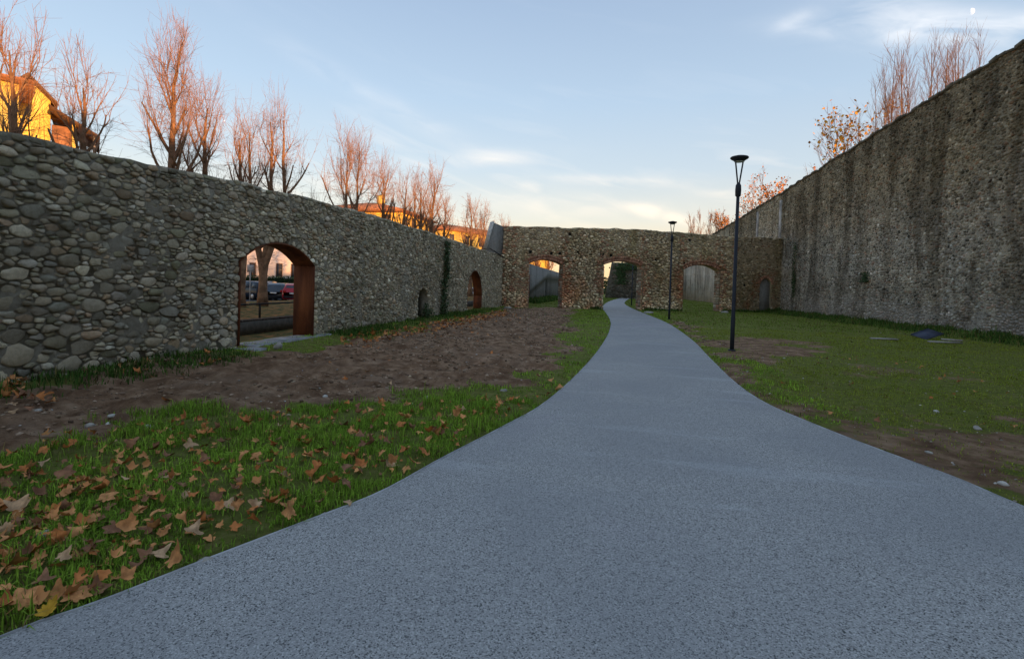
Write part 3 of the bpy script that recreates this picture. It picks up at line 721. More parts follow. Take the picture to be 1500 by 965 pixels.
M_LIME = plain('lime_streak', (.30, .285, .26), .9, .5, 1.5, 40, .4)
for x0, x1 in ((1142, 1145), (1109, 1111.5)):   # rendered pilaster strips that run up the wall
    s0, s1 = fp(x1, 330)[0], fp(x0, 330)[0]; zt = np.interp(s0, [p[0] for p in ftop], [p[1] for p in ftop])-.5
    mb = MB(); mb.prism([(s0, 3.0), (s1, 3.0), (s1, zt), (s0, zt)], FW.f, .085, -.05); mb.build('pilaster_strip', M_LIME, fw)
mb = MB()
for k in range(len(ftop)-1):
    (a, z), (b, z2) = ftop[k], ftop[k+1]
    if a < -4 or a > FEND+30: continue
    mb.prism([(a+.01, z-.03), (b-.01, z2-.03), (b-.01, z2+.07+.03*(k % 3)), (a+.01, z+.07+.03*(k % 3))], FW.f, .07+.015*(k % 2), -1.25)
mb.build('coping', plain('dark_coping', (.12, .11, .085), .95, .4, 3), fw, 'stuff')

# ---- rendered wall that carries on beyond the arches
RW = Wall(np.array([-8.72, 35.6]), np.array([-.03, 1.0]), 1)
rt = topline([(0, 3.62), (60, 3.5)], .6, .02, 95); slits = []
for x0, x1, yt in ((796.5, 803.5, 408), (815.5, 820.5, 410)):
    a0, a1 = RW.px(x0, 420)[0], RW.px(x1, 420)[0]; zt = RW.px((x0+x1)/2, yt)[1]; am = (a0+a1)/2; slits.append(arch(am-.95, am+.95, zt-.75, .75, 8))
rout = [(0, B)]+sum([opening(a) for a in slits], [])+[(rt[-1][0], B)]+rt[::-1]
rw = thing('rendered_wall', 'grey rendered wall with narrow arched slits seen through the left arch', 'wall', (*RW.f(20, 0, 0)[:2], 0))
mb = MB(); mb.prism(rout, RW.f, 0, -.5); mb.build('wall_body', M_REND, rw)
mb = MB()
a0 = RW.px(776, 420)[0]; mb.prism([(a0-1.2, -.1), (a0-.3, -.1), (a0-.3, 2.6), (a0-1.2, 2.6)], RW.f, .05, -.05); mb.build('steel_jamb', M_CORT, rw)
for a in slits:
    mb = MB(); mb.prism([(a[0][0]-.1, B), (a[-1][0]+.1, B), (a[-1][0]+.1, a[4][1]+.2), (a[0][0]-.1, a[4][1]+.2)], RW.f, -.36, -.49); mb.build('slit_back', plain('slit_shade', (.05, .048, .045), 1), rw)  # darkness inside the slit is put into the colour of its back

# ---- dark bastion that closes the view through the middle arch
b0, b1 = atdepth(887.5, 438, 80), atdepth(1010, 438, 78)
BW = Wall((b0.x, b0.y), (b1.x-b0.x, b1.y-b0.y), 1); bl = math.hypot(b1.x-b0.x, b1.y-b0.y)
bw = thing('bastion', 'dark overgrown stone bastion at the end of the path, framed by the middle arch', 'bastion', (b0.x, b0.y, 0))
bt = topline([(.75, 5.55), (bl, 5.9)], .5, .12, 97)
mb = MB(); mb.prism([(-.2, B), (bl, B)]+bt[::-1], BW.f, 0, -3); mb.build('mortar_core', wallmat('bastion_mortar', 'rubble', (.15, .13, .10)), bw)
S, RS = coursed(.2, bl, 5.8, .26, .45); k = inpoly(S, [(.15, 0), (bl, 0), (bl, 5.7), (.85, 5.4)])
C, r, th = cells(S, RS, k, 1.5, 8, .03, .4); V, T = stone_geo(BW, C, r, th, 1.5, .09, [(1, -1), (.8, .9)])
tone = palette(len(C), [(.15, .125, .09), (.10, .09, .065), (.22, .19, .14)], [4, 4, 1.5], .2)
nv = V.shape[1]; mb = MB(); mb.add(V.reshape(-1, 3), (T[None]+(np.arange(len(V))*nv)[:, None, None]).reshape(-1, 3), None, np.repeat(tone, nv, 0))
mb.build('small_stones', wallmat('bastion_stone', 'rubble'), bw, 'stuff', True)

# ------------------------------------------------------------------ trees
M_BARK = plain('plane_bark', (.23, .135, .08), .9, .5, 5, 40, .5, .02)
M_TWIG = plain('bare_twigs', (.31, .18, .12), .9, .3, 8, 0, 0)
def grow(p, d, L, r, k, up=.0, wob=.1, rend=.35):
    """one bending branch: k points from p along d"""
    P = [np.array(p, float)]; d = np.array(d, float); d /= np.linalg.norm(d)
    for i in range(k-1):
        d = d+np.array([RNG.normal(0, wob), RNG.normal(0, wob), RNG.normal(0, wob*.6)+up]); d /= np.linalg.norm(d)
        P.append(P[-1]+d*L/(k-1))
    return np.array(P), np.linspace(r, r*rend, k)
def along(P, t):
    x = t*(len(P)-1); i = min(int(x), len(P)-2); return P[i]+(P[i+1]-P[i])*(x-i), P[i+1]-P[i]
def pollard(label, base, H, Wd, lean, seed, nl=4, fork=.36, small=False, dens=1.0, Z=20, stems=1, split=None):
    global RNG
    RNG = np.random.default_rng(seed)
    fat = max(1.0, Z/24)
    t = thing('bare_tree', label, 'tree', base, 'pollarded street trees behind the left wall')
    b = np.array(base, float); limbs = []
    def unit(v): return v/(np.linalg.norm(v)+1e-9)
    for s in range(stems):
        off = np.array([RNG.normal(0, .22), RNG.normal(0, .22), 0])*(stems > 1)
        ln = np.array(lean)+(off[:2]*.5 if stems > 1 else 0)
        top = H*(.86 if not small else .7)*RNG.uniform(.92, 1.0); K = 11; z = np.linspace(0, top, K); u = z/top
        wv = np.cumsum(RNG.normal(0, .055, (K, 2)), 0); wv -= wv[:1]
        P = b+off+np.c_[ln[0]*u*top*.1+wv[:, 0]*u, ln[1]*u*top*.1+wv[:, 1]*u, z-.1]
        if split:                              # a bole that divides low down
            z = np.r_[0, .8, 1.5, np.linspace(1.9, top, K-3)]; u = z/top; P = b+np.c_[(split[s]*smooth(1.2, 4.6, z))[:, None]*np.array([[CR.x, CR.y]]), z-.1]; P[:, :2] += wv*u[:, None]
        r0_ = (.205 if not small else .085)*(.75 if stems > 1 and not split else 1)*fat**.3*(.95 if split else 1)
        limbs.append((P, np.interp(u, [0, .06, .5, .8, 1], [r0_*1.35, r0_, r0_*(.68 if not split else .45), r0_*.30, r0_*.10]), 'main'))
        ga = RNG.uniform(0, 6.28)
        nb = int((7+nl)*(.55 if small else 1)/(stems**.5))
        for k in range(nb):                    # ascending branches all the way up the leader
            q = min(.94, fork+(.95-fork)*(k+RNG.uniform(0, .8))/nb); p, _ = along(P, q); ga += 2.4+RNG.normal(0, .3); el_ = RNG.uniform(.72, 1.12)
            d = np.array([math.cos(ga)*math.cos(el_), math.sin(ga)*math.cos(el_), math.sin(el_)])
            low = k < nl*.5; Lb = H*RNG.uniform(.15, .25)*(1.35-q*.85)*(1.25 if low else 1)
            rl = np.interp(q, [0, .5, .8, 1], [r0_, r0_*.66, r0_*.3, r0_*.1])*RNG.uniform(.42, .62)
            G, rr = grow(p, d, Lb, rl, 6, .20, .10, .35); limbs.append((G, rr, 'limb'))
            for e_ in range(1):
                p2, d2 = along(G, RNG.uniform(.25, .8)); G2, r2 = grow(p2, unit(d2)+RNG.normal(0, .45, 3), Lb*RNG.uniform(.35, .65), rl*.5, 5, .18, .12, .4); limbs.append((G2, r2, 'twiglimb'))
        for k in range(max(1, nl//3)):         # a few stubby pollarded arms low down
            q = fork*RNG.uniform(.72, 1.05); p, _ = along(P, q); a_ = RNG.uniform(0, 6.28); G, rr = grow(p, (math.cos(a_)*.75, math.sin(a_)*.75, .55), H*RNG.uniform(.07, .14), r0_*.38, 5, .10, .16, .75); limbs.append((G, rr, 'stub'))
    tr = MB()
    for P, r, kd in limbs:
        tr.tubes([(P, r)], 7 if kd != 'twiglimb' else 5, True)
        if kd == 'stub': e = P[-1]; tr.tubes([(np.array([e-(0, 0, .08), e-(0, 0, .03), e+(0, 0, .05), e+(0, 0, .09)]), np.array([.4, 1.4, 1.3, .3])*r[-1])], 7, True)
    shoots, twigs = [], []
    for P, r, kd in limbs:
        n = int({'main': 26, 'limb': 7, 'twiglimb': 4, 'stub': 10}[kd]*dens*(.7 if small else 1))
        for k in range(n):
            q = RNG.uniform(.35, 1) if kd != 'stub' else RNG.uniform(.8, 1)
            if kd == 'main': q = RNG.uniform(fork*.9, 1)
            p, d = along(P, q); d = unit(d); a_ = RNG.uniform(0, 6.28); out_ = np.array([math.cos(a_), math.sin(a_), 0]); rel = (p[2]-b[2])/H
            w = RNG.uniform(.25, 1.0)*(1.45-rel); up_ = .35+.65*rel
            Ls = min(H*RNG.uniform(.07, .16)*(1.15 if kd != 'main' else .9), max(.3, (H-(p[2]-b[2]))*1.05))
            sh, rs_ = grow(p, d*.45+out_*w+np.array([0, 0, up_]), Ls, RNG.uniform(.0055, .009)*fat, 5, .13, .08, .35); shoots.append((sh, rs_))
            for j in range(RNG.integers(5, 9)):
                p2, d2 = along(sh, RNG.uniform(.15, .95)); tw, rt_ = grow(p2, unit(d2)+RNG.normal(0, .5, 3), Ls*RNG.uniform(.2, .5), .0034*fat, 3, .08, .08, .5); twigs.append((tw, rt_))
    for P, r, kd in limbs:                     # fine twigs that stand out sideways, down to the lower trunk
        for k in range(int({'main': 40, 'limb': 5, 'twiglimb': 2, 'stub': 6}[kd]*dens)):
            p, d = along(P, RNG.uniform(.22, .8)); a_ = RNG.uniform(0, 6.28)
            tw, rt_ = grow(p, (math.cos(a_), math.sin(a_), RNG.uniform(-.25, .6)), H*RNG.uniform(.05, .13), .0062*fat, 5, .05, .13, .4); twigs.append((tw, rt_))
            for j in range(4):
                p2, d2 = along(tw, RNG.uniform(.2, .9)); t2, r2 = grow(p2, unit(d2)+RNG.normal(0, .5, 3), H*RNG.uniform(.02, .055), .0040*fat, 3, .02, .1, .5); twigs.append((t2, r2))
    tr.build('trunk', M_BARK, t, None, True)
    cr = MB(); cr.tubes(shoots, 4); cr.tubes(twigs, 3); cr.build('crown', M_TWIG, t, None, True)
    return t

TREE_X = -15.3
def ontree(x):                                # foot of a tree of the row in the sight plane of a column
    u = ray(x, 430); t = TREE_X/u.x; return (TREE_X, u.y*t), t
ROW = [  # foot column, top column, top row, limbs, fork, stems, density, label
    (12, 24, -12, 3, .34, 2, .6, 'biggest bare tree in front of the yellow gabled house, with several trunks'),
    (112, 125, 68, 4, .50, 1, .62, 'slim bare tree standing just right of the yellow house'),
    (247, 246, 24, 6, .34, 1, 1.25, 'tall broad bare tree standing alone between the yellow house and the archway, orange trunk'),
    (293, 320, 90, 2, .60, 1, .8, 'bare tree leaning right with one long straight trunk'),
    (306, 326, 175, 3, .40, 1, .6, 'short dark bare tree behind the leaning one'),
    (351, 356, 138, 3, .40, 1, .7, 'thin bare tree left of the twin crowns above the archway'),
    (385, 391, 130, 4, .46, 3, .85, 'bare tree whose thick forked trunk shows through the archway, crown spreading above it'),
    (508, 510, 178, 5, .38, 2, 1.1, 'dense bare tree at the left end of the orange villa roof'),
    (554, 556, 211, 5, .36, 1, .9, 'bare forked tree in front of the left half of the villa roof'),
    (588, 590, 245, 3, .45, 1, .6, 'thin bare tree by the villa chimney'),
    (606, 606, 252, 2, .50, 1, .5, 'spindly bare tree in front of the right face of the villa'),
    (613, 613, 240, 2, .50, 1, .5, 'narrow upright bare tree just right of the villa chimney'),
    (627, 632, 238, 4, .40, 1, .8, 'bare tree in front of the villa corner with glowing orange trunk'),
    (644, 650, 272, 3, .42, 1, .7, 'bare tree just right of the villa eave'),
    (688, 690, 284, 4, .38, 1, .8, 'round bare tree left of the pale raked buttress'),
    (706, 712, 294, 3, .40, 1, .6, 'bare tree touching the pale raked buttress'),
    (733, 737, 314, 3, .42, 1, .6, 'farthest bare tree, behind the top of the raked buttress'),
]
for i, (xb, xt, yt, nl, fk, st, dn, lab) in enumerate(ROW):
    fk = max(fk, .43)
    (tx, ty), Zc = ontree(xb); top = CAM+ray(xt, yt)*Zc
    bz_ = .36; H = top.z-bz_; dx = (xt-xb)/F*Zc
    pollard(lab, (tx, ty, bz_), H, 1.5, (CR.x*dx/(H*.1)*.75, CR.y*dx/(H*.1)*.75), 100+i, nl, fk, i in (4,), dn, Zc, st, (-.55, .35, 1.05) if '(forked' in lab or 'forked trunk' in lab else None)
# two young ones
p = atdepth(46, 205, 16.5); pollard('small sapling in front of the yellow house wall, low above the rubble wall', (p.x, p.y, .2), 5.6, 1, (.3, .1), 201, 2, .5, True, .35, 16)
p = atdepth(441, 290, 24); pollard('short leaning bare tree with few branches, alone in the gap left of the villa', (p.x, p.y, .3), 7.0, 1, (.9, .3), 202, 3, .62, True, .45, 24)
# trees beyond the arches
for k, (x, yt, Z_, lab) in enumerate([(786, 300, 88, 'orange lit bare tree seen through the left arch, leftmost'), (800, 318, 104, 'orange lit bare tree in the middle of the left arch opening'), (815, 310, 118, 'orange lit bare tree at the right edge of the left arch opening'), (760, 325, 120, 'faint bare tree far behind the top of the cross wall')]):
    p = atdepth(x, 430, Z_); top = atdepth(x, yt+30, Z_); pollard(lab, (p.x-2, p.y, -.4), max(8, top.z), 1, (0, 0), 210+k, 5, .25, False, 1.2, Z_*.8)

M_LEAFY = plain('autumn_leaves', (.46, .20, .045), .8, .5, .8, 0, 0)
M_GOLD = plain('golden_leaves', (.62, .34, .05), .8, .4, .8, 0, 0)
def tall_tree(label, base, H, Wd, seed, leaf=None, nleaf=0, Z=60, stems=1, group=None, leafzone=(0.4, 1.0), lsz=.3):
    global RNG
    RNG = np.random.default_rng(seed); fat = max(1, Z/30)
    t = thing('bare_poplar' if not leaf else 'autumn_tree', label, 'tree', base, group); b = np.array(base, float); tr = MB(); br = []; tips = []
    for s in range(stems):
        off = np.array([RNG.normal(0, Wd*.2), RNG.normal(0, Wd*.2), 0])*(stems > 1); h = H*RNG.uniform(.82, 1) if s else H
        P, r = grow(b+off*.3, (off[0]*.04, off[1]*.04, 1), h, H*.0055, 9, .05, .03, .10); tr.tubes([(P, r*fat**.3)], 6, True)
        for k in range(int(46/stems**.3)):
            q = RNG.uniform(.18, .97); p, d = along(P, q); a_ = RNG.uniform(0, 6.28); w = .35 if not leaf else .75
            G, rr = grow(p, (math.cos(a_)*w, math.sin(a_)*w, .8), h*.20*(1.2-q)*(1 if not leaf else 1.5)+1.0, .016*fat, 5, .14, .07, .3); br.append((G, rr))
            for j in range(7):
                p2, d2 = along(G, RNG.uniform(.15, .95)); g2, r2 = grow(p2, d2/np.linalg.norm(d2)+RNG.normal(0, .4, 3)+(0, 0, .2), h*RNG.uniform(.03, .075), .009*fat, 3, .1, .08, .4); br.append((g2, r2)); tips.append(g2[-1]); tips.append(g2[1])
    tr.build('trunk', M_BARK, t, None, True); c = MB(); c.tubes(br, 3); c.build('crown', M_TWIG, t, None, True)
    if leaf:
        T_ = np.array(tips); rel = (T_[:, 2]-b[2])/H; k = RNG.choice(len(T_), nleaf, p=(lambda w: w/w.sum())(smooth(leafzone[0]-.15, leafzone[0]+.1, rel)*smooth(leafzone[1]+.1, leafzone[1]-.1, rel)+1e-6))
        p = T_[k]+RNG.normal(0, .22*H/20, (nleaf, 3)); a_ = RNG.normal(0, 1, (nleaf, 3)); a_ /= np.linalg.norm(a_, axis=1)[:, None]; c_ = np.cross(a_, RNG.normal(0, 1, (nleaf, 3))); c_ /= np.linalg.norm(c_, axis=1)[:, None]
        sz = lsz*RNG.uniform(.6, 1.3, (nleaf, 1)); V = np.stack([p-a_*sz*.5, p+c_*sz*.35, p+a_*sz*.5, p-c_*sz*.35], 1)
        m = MB(); m.add(V.reshape(-1, 3), None, np.arange(nleaf*4).reshape(-1, 4)); m.build('leaves', leaf, t, 'stuff')
for k, (x, yt, lab) in enumerate([(1287, 108, 'leftmost of the tall bare poplars above the rampart'), (1303, 92, 'bare poplar with many thin stems, second from the golden tree'), (1322, 70, 'slender bare poplar rising highest in the left half of the poplar row'),
                                  (1337, 84, 'bare poplar with a straight pink lit stem in the middle of the row'), (1360, 66, 'bare poplar right of the straight pink stem'), (1382, 76, 'thin bare poplar third from the right end of the row'), (1399, 68, 'bare poplar second from the right end of the row'), (1417, 72, 'bare poplar at the right end of the row, nearest the moon'), (1275, 125, 'short thin bare poplar just right of the golden leaved tree'), (1312, 82, 'thin bare poplar in the left half of the poplar row, behind its neighbours'), (1349, 80, 'thin bare poplar just right of the straight pink stem'), (1372, 84, 'lower bare poplar in the right half of the poplar row')]):
    Z_ = 50+2*(k % 3); p = atdepth(x, 430, Z_); top = atdepth(x, yt, Z_)
    tall_tree(lab, (p.x, p.y, -.3), top.z+.3, 2.4, 300+k, None, 0, 34, 2, 'bare poplars behind the rampart')
for k, (x, yt, Z_, mat_, nl, lz, lab) in enumerate([(1262, 150, 60, M_GOLD, 620, (.66, 1.0), 'half bare tree with golden leaves at its top, left of the poplars'), (1225, 190, 64, M_LEAFY, 220, (.5, 1), 'nearly bare thin tree with few brown leaves above the rampart'),
                                                    (1195, 222, 68, M_LEAFY, 50, (.5, 1), 'low twiggy tree at the left end of the golden group'), (1098, 252, 105, M_LEAFY, 900, (.5, 1), 'tall autumn tree behind the nearest lamp post, sparse brown leaves'),
                                                    (1130, 266, 96, M_LEAFY, 3600, (.4, 1), 'bright orange leafy tree just above the rampart edge'), (1066, 312, 125, M_LEAFY, 2000, (.35, 1), 'low orange tree where the rampart meets the cross wall')]):
    p = atdepth(x, 432, Z_); top = atdepth(x, yt, Z_)
    tall_tree(lab, (p.x, p.y, -.3), top.z+.3, 6, 320+k, mat_, nl, Z_*.8, 3, None, lz, .42)
for k, (x, yt) in enumerate([(1008, 316), (1020, 313), (1031, 315), (1043, 317), (1053, 320)]):
    Z_ = 150; p = atdepth(x, 432, Z_); top = atdepth(x, yt, Z_)
    tall_tree(['leftmost', 'second', 'middle', 'fourth', 'rightmost'][k]+' of the five distant pale poplars above the right half of the cross wall', (p.x, p.y, -.3), top.z+.3, 3, 340+k, None, 0, 90, 2, 'distant poplars above the cross wall')

# ------------------------------------------------------------------ ivy
M_IVY = plain('ivy_leaves', (.045, .075, .028), .6, .5, 6, 0, 0)
def ivy(name, label, wall, spots, n, sz=.085, thick=.16):
    """leaf by leaf over the spots (along, z, half width, half height)"""
    V = []
    for k in range(n):
        a, z, wa, wz = spots[RNG.integers(len(spots))]
        q, w = a+RNG.normal(0, .5)*wa, z+RNG.uniform(-1, 1)*wz
        if w < .02: continue
        p = np.array(wall.f(q, w, .07+abs(RNG.normal(0, thick*.5)))); nn = np.array([wall.n[0], wall.n[1], .5])+RNG.normal(0, .5, 3); nn /= np.linalg.norm(nn)
        t1 = np.cross(nn, RNG.normal(0, 1, 3)); t1 /= np.linalg.norm(t1); t2 = np.cross(nn, t1); s_ = sz*RNG.uniform(.6, 1.3)
        V.append([p-t1*s_*.5, p+t2*s_*.42-t1*s_*.15, p+t1*s_*.6, p-t2*s_*.42-t1*s_*.15])
    V = np.array(V); m = MB(); m.add(V.reshape(-1, 3), None, np.arange(len(V)*4).reshape(-1, 4))
    a, z, wa, wz = spots[0]; t = thing(name, label, 'plant', (*wall.f(a, 0, .1)[:2], 0))
    m.build('ivy_leaves', M_IVY, t, 'stuff')
    st = MB()
    for a, z, wa, wz in spots[:1]: st.tubes([(np.array([wall.f(a+.05*math.sin(k*1.7), max(0, z-wz)+k*2*wz/6*.9, .09) for k in range(6)]), np.full(6, .018))], 5)
    st.build('stem', M_BARK, t)
i0 = lp(650, 400); ivy('ivy', 'dark ivy climbing the full height of the left wall beside the far doorway', LW, [(i0[0], 1.75, .34, 1.75), (i0[0]-.25, .9, .5, .9), (i0[0]+.15, 2.6, .28, .9)], 1500)
i1 = lp(618, 450); ivy('ivy', 'low ivy bush filling the small arched niche in the left wall', LW, [(i1[0]+.1, .36, .3, .36), (i1[0]+.45, .25, .5, .25)], 340)
i2 = fp(1166, 385); ivy('ivy', 'narrow trail of greenery on the rampart next to the cross wall', FW, [(i2[0], i2[1], .45, 1.5), (i2[0], i2[1]-1.6, .3, 1.0)], 420, .11)
i3 = fp(1270, 406); ivy('wall_plant', 'small dark green tuft growing halfway up the rampart', FW, [(i3[0], i3[1], .35, .28)], 220, .09)
ivy('ivy', 'dark creepers hanging over the top of the bastion behind the middle arch', BW, [(4, 4.9, 3.0, .5), (8, 4.6, 3.5, .8), (2.2, 3.6, .8, 1.4), (6.2, 2.4, .9, 1.5)], 1500, .26, .3)
tx_ = atdepth(885, 436, 118); TB = Wall((tx_.x-6, tx_.y), (1, .25), 1)
ivy('thicket', 'sunlit olive thicket beyond the bastion, at the left edge of the middle arch', TB, [(3, 1.6, 3, 2.0), (7, 1.8, 3, 2.2), (10, 1.5, 2, 1.8)], 1600, .45, 1.2)

# ------------------------------------------------------------------ street lamps
M_LAMP = plain('dark_grey_paint', (.028, .031, .040), .45, .12, 4, 0, 0, 0)
M_LENS = plain('lamp_lens', (.75, .76, .74), .35, .05, 4, 0, 0)
def lamp(label, x, y, H, first=None):
    g = onground(x, y)
    if first is not None:
        o = copy_tree(first, (g.x, g.y, .0)); o['label'] = label; o.scale = (1, 1, 1); return o
    t = thing('lamp_post', label, 'street lamp', (g.x, g.y, 0), 'park lamp posts beside the path'); c = (g.x, g.y, 0)
    MB().lathe([(.0, .0), (.056, 0), (.056, .9), (.050, .92), (.042, H-1.05), (0, H-1.05)], c, 14).build('pole', M_LAMP, t, None, True)
    MB().lathe([(0, 0), (.10, 0), (.10, .03), (.065, .045)], c, 14).build('base_collar', M_LAMP, t)
    MB().lathe([(.046, H-1.10), (.072, H-1.07), (.078, H-.92), (.07, H-.80), (.03, H-.72), (0, H-.72)], c, 14).build('neck', M_LAMP, t, None, True)
    for sg in (-1, 1):
        p0 = np.array([c[0]+sg*.015*CR.x, c[1]+sg*.015*CR.y, H-.80]); p1 = np.array([c[0]+sg*.105*CR.x, c[1]+sg*.105*CR.y, H-.13])
        MB().tubes([(np.array([p0, p0*.7+p1*.3, p0*.3+p1*.7, p1]), np.full(4, .020))], 8, True).build('arm', M_LAMP, t, None, True)
    hd = MB().lathe([(0, H-.17), (.13, H-.15), (.215, H-.095), (.235, H-.07), (.22, H-.045), (.11, H-.015), (0, H+.005)], c, 28).build('lamp_head', M_LAMP, t, None, True)
    MB().lathe([(0, H-.180), (.11, H-.178), (.13, H-.168)], c, 20).build('lens', M_LENS, hd, None, True)
    return t
l0 = lamp('nearest tall dark lamp post with round flat head, standing on the right lawn', 1072, 514, 5.22)
lamp('dark lamp post standing in front of the pier right of the path', 980, 468, 5.2, l0)
lamp('farthest dark lamp post, seen through the middle arch beside the path', 925, 447.5, 5.2, l0)

# ------------------------------------------------------------------ houses
M_YEL = plain('yellow_plaster', (.78, .62, .17), .9, .12, 1.0, 40, .2)
M_ORG = plain('ochre_plaster', (.78, .57, .14), .9, .12, 1.0, 40, .2)
M_TILE = plain('terracotta_roof', (.42, .19, .10), .85, .35, 6, 30, .3)
M_WOOD = plain('dark_eave_wood', (.13, .075, .045), .8, .3)
M_GLASS = plain('window_glass', (.06, .07, .085), .12, .1, 2, 0, 0)
M_SHUT = plain('shutter_brown', (.17, .10, .06), .7, .2)
M_WHITE = plain('white_plaster', (.74, .66, .62), .9, .08, 1.0, 40, .2)
M_GREYP = plain('grey_plaster', (.36, .34, .33), .9, .15)
class Box:
    """local frame of a building: a to the right, b into depth, z up"""
    def __init__(s, o, right): s.o = np.array([o[0], o[1], 0.]); r = np.array([right[0], right[1], 0.]); s.r = r/np.linalg.norm(r); s.k = np.array([-s.r[1], s.r[0], 0])
    def f(s, a, b, z): return s.o+s.r*a+s.k*b+np.array([0, 0, z])
    def box(s, mb, a0, a1, b0, b1, z0, z1):
        v = [s.f(a, b, z) for z in (z0, z1) for a, b in ((a0, b0), (a1, b0), (a1, b1), (a0, b1))]
        return mb.add(v, None, [(0, 3, 2, 1), (4, 5, 6, 7), (0, 1, 5, 4), (1, 2, 6, 5), (2, 3, 7, 6), (3, 0, 4, 7)])
def window(B_, root, a, z, w, h, face='front', depth=0, shutter=False):
    def bx(mb, a0, a1, z0, z1, d0, d1):
        if face == 'front': B_.box(mb, a0, a1, -d1, -d0, z0, z1)
        else: B_.box(mb, depth+d0, depth+d1, a0, a1, z0, z1)
    m = MB(); e = .08
    bx(m, a-w/2-e, a-w/2, z-e, z+h+e, -.05, .05); bx(m, a+w/2, a+w/2+e, z-e, z+h+e, -.05, .05); bx(m, a-w/2, a+w/2, z+h, z+h+e, -.05, .045); bx(m, a-w/2, a+w/2, z-e, z, -.05, .045); bx(m, a-.025, a+.025, z, z+h, -.02, .03)
    fr = m.build('window', M_SHUT, root); g = MB(); bx(g, a-w/2, a+w/2, z, z+h, -.03, .012); g.build('pane', M_GLASS if not shutter else M_SHUT, fr)
    sl_ = MB(); bx(sl_, a-w/2-.14, a+w/2+.14, z-e-.07, z-e, -.02, .12); sl_.build('sill', M_GREYP, fr)
def hiproof(B_, mb, a0, a1, b0, b1, z, h, ov=.5, th=.16):
    a0 -= ov; a1 += ov; b0 -= ov; b1 += ov; w = (b1-b0)/2; L_ = a1-a0; k = min(w, L_/2-.3)
    v = [B_.f(a0, b0, z), B_.f(a1, b0, z), B_.f(a1, b1, z), B_.f(a0, b1, z), B_.f(a0, b0, z+th), B_.f(a1, b0, z+th), B_.f(a1, b1, z+th), B_.f(a0, b1, z+th), B_.f(a0+k, b0+w, z+th+h), B_.f(a1-k, b0+w, z+th+h)]
    mb.add(v, [(5, 6, 9), (7, 4, 8)], [(0, 3, 2, 1), (0, 1, 5, 4), (1, 2, 6, 5), (2, 3, 7, 6), (3, 0, 4, 7), (4, 5, 9, 8), (6, 7, 8, 9)])
# the villa with the hipped roof
vc = atdepth(590.5, 308.5, 60); R2 = np.array([CR.x, CR.y]); D2 = np.array([AX.x, AX.y]); D2 /= np.linalg.norm(D2); R2 /= np.linalg.norm(R2)
vr = R2*.93-D2*.16; VB = Box((vc.x-0.4*0, vc.y, 0), vr)
ez = vc.z
vt = thing('villa', 'ochre yellow villa with a low orange hipped roof behind the left wall', 'house', tuple(VB.f(-6, 4, -.4)))
m = MB(); VB.box(m, -13, -.5, .5, 11.5, -.5, ez-.02); m.build('wall', M_ORG, vt)
m = MB(); hiproof(VB, m, -13, -.5, .5, 11.5, ez, 1.7, .75); rf = m.build('roof', M_TILE, vt)
m = MB(); VB.box(m, -5.4, -4.6, 4.6, 5.3, ez+1.0, ez+2.6); m.build('chimney', M_ORG, rf)
m = MB(); VB.box(m, -13.05, -.45, .44, 11.56, ez-1.75, ez-1.6); m.build('string_course', M_GREYP, vt)
VB2 = Box(VB.f(0, .5, 0), VB.r)
for k in range(5):
    window(VB2, vt, -2.2-k*2.4, ez-1.45, .9, 1.0); window(VB2, vt, -2.2-k*2.4, ez-4.6, 1.0, 1.7, shutter=True)
for k in range(4): window(VB, vt, 2.2+k*2.5, ez-1.45, .9, 1.0, 'side', -.5); window(VB, vt, 2.2+k*2.5, ez-4.6, 1.0, 1.7, 'side', -.5, True)
# lower ochre building beyond it
p = atdepth(648, 336, 92); B2 = Box((p.x, p.y, 0), R2*.62+D2*.78)
h2 = thing('ochre_house', 'long low ochre building right of the villa, glowing orange between the tree trunks', 'house', (p.x, p.y, -.4))
m = MB(); B2.box(m, 0, 34, 0, 9, -.5, p.z); m.build('wall', M_ORG, h2)
m = MB(); hiproof(B2, m, 0, 34, 0, 9, p.z, 1.6, .5); m.build('roof', M_TILE, h2)
for k in range(8): window(B2, h2, 2.4+k*4, p.z-2.2, 1.1, 1.5)
# yellow house at the left edge of the view, tall front block, long side block and lean-to porch
Zh = 30; pa = atdepth(28, 122, 27.0); rd = lambda x: (lambda q: np.array([q.y, -q.x]))(ray(x, 430)); YB = Box((pa.x, pa.y, 0), rd(10)); yz = pa.z
yt = thing('yellow_house', 'bright yellow house with dark brown eaves at the left edge of the picture', 'house', tuple(YB.f(-5, 4, -.4)))
m = MB(); YB.box(m, -12, 0, 0, 8, -.5, yz); m.build('wall', M_YEL, yt)
m = MB(); hiproof(YB, m, -12, 0, 0, 8, yz, .5, .6, .16); rf = m.build('roof', M_TILE, yt)
for a_, z_ in ((-3.2, yz-2.4), (-6.4, yz-2.4), (-9.6, yz-2.4)): window(YB, yt, a_, z_, .95, 1.5, shutter=True)
g0 = atdepth(74, 147, 31); SB = Box((g0.x, g0.y, 0), rd(74)); sz = g0.z; gap_ = atdepth(42, 121, 31); ha = -float(np.dot(np.array([gap_.x-g0.x, gap_.y-g0.y, 0]), SB.r)); hz_ = gap_.z-sz
f_ = lambda a, z, d: tuple(SB.f(a, d, z))
m = MB(); m.prism([(-2*ha, -.5), (0, -.5), (0, sz), (-ha, sz+hz_), (-2*ha, sz)], f_, 0, 5); m.build('gable_wall', M_YEL, yt)
m = MB(); sl_ = hz_/ha; e = .32
for sg in (0, 1):
    q_ = [(e, sz-sl_*e+.03), (e, sz-sl_*e+.2), (-ha+.004, sz+hz_+.23), (-ha+.004, sz+hz_+.03)]; m.prism(q_ if not sg else [(-2*ha-a, z) for a, z in q_], f_, -.45, 5.3)
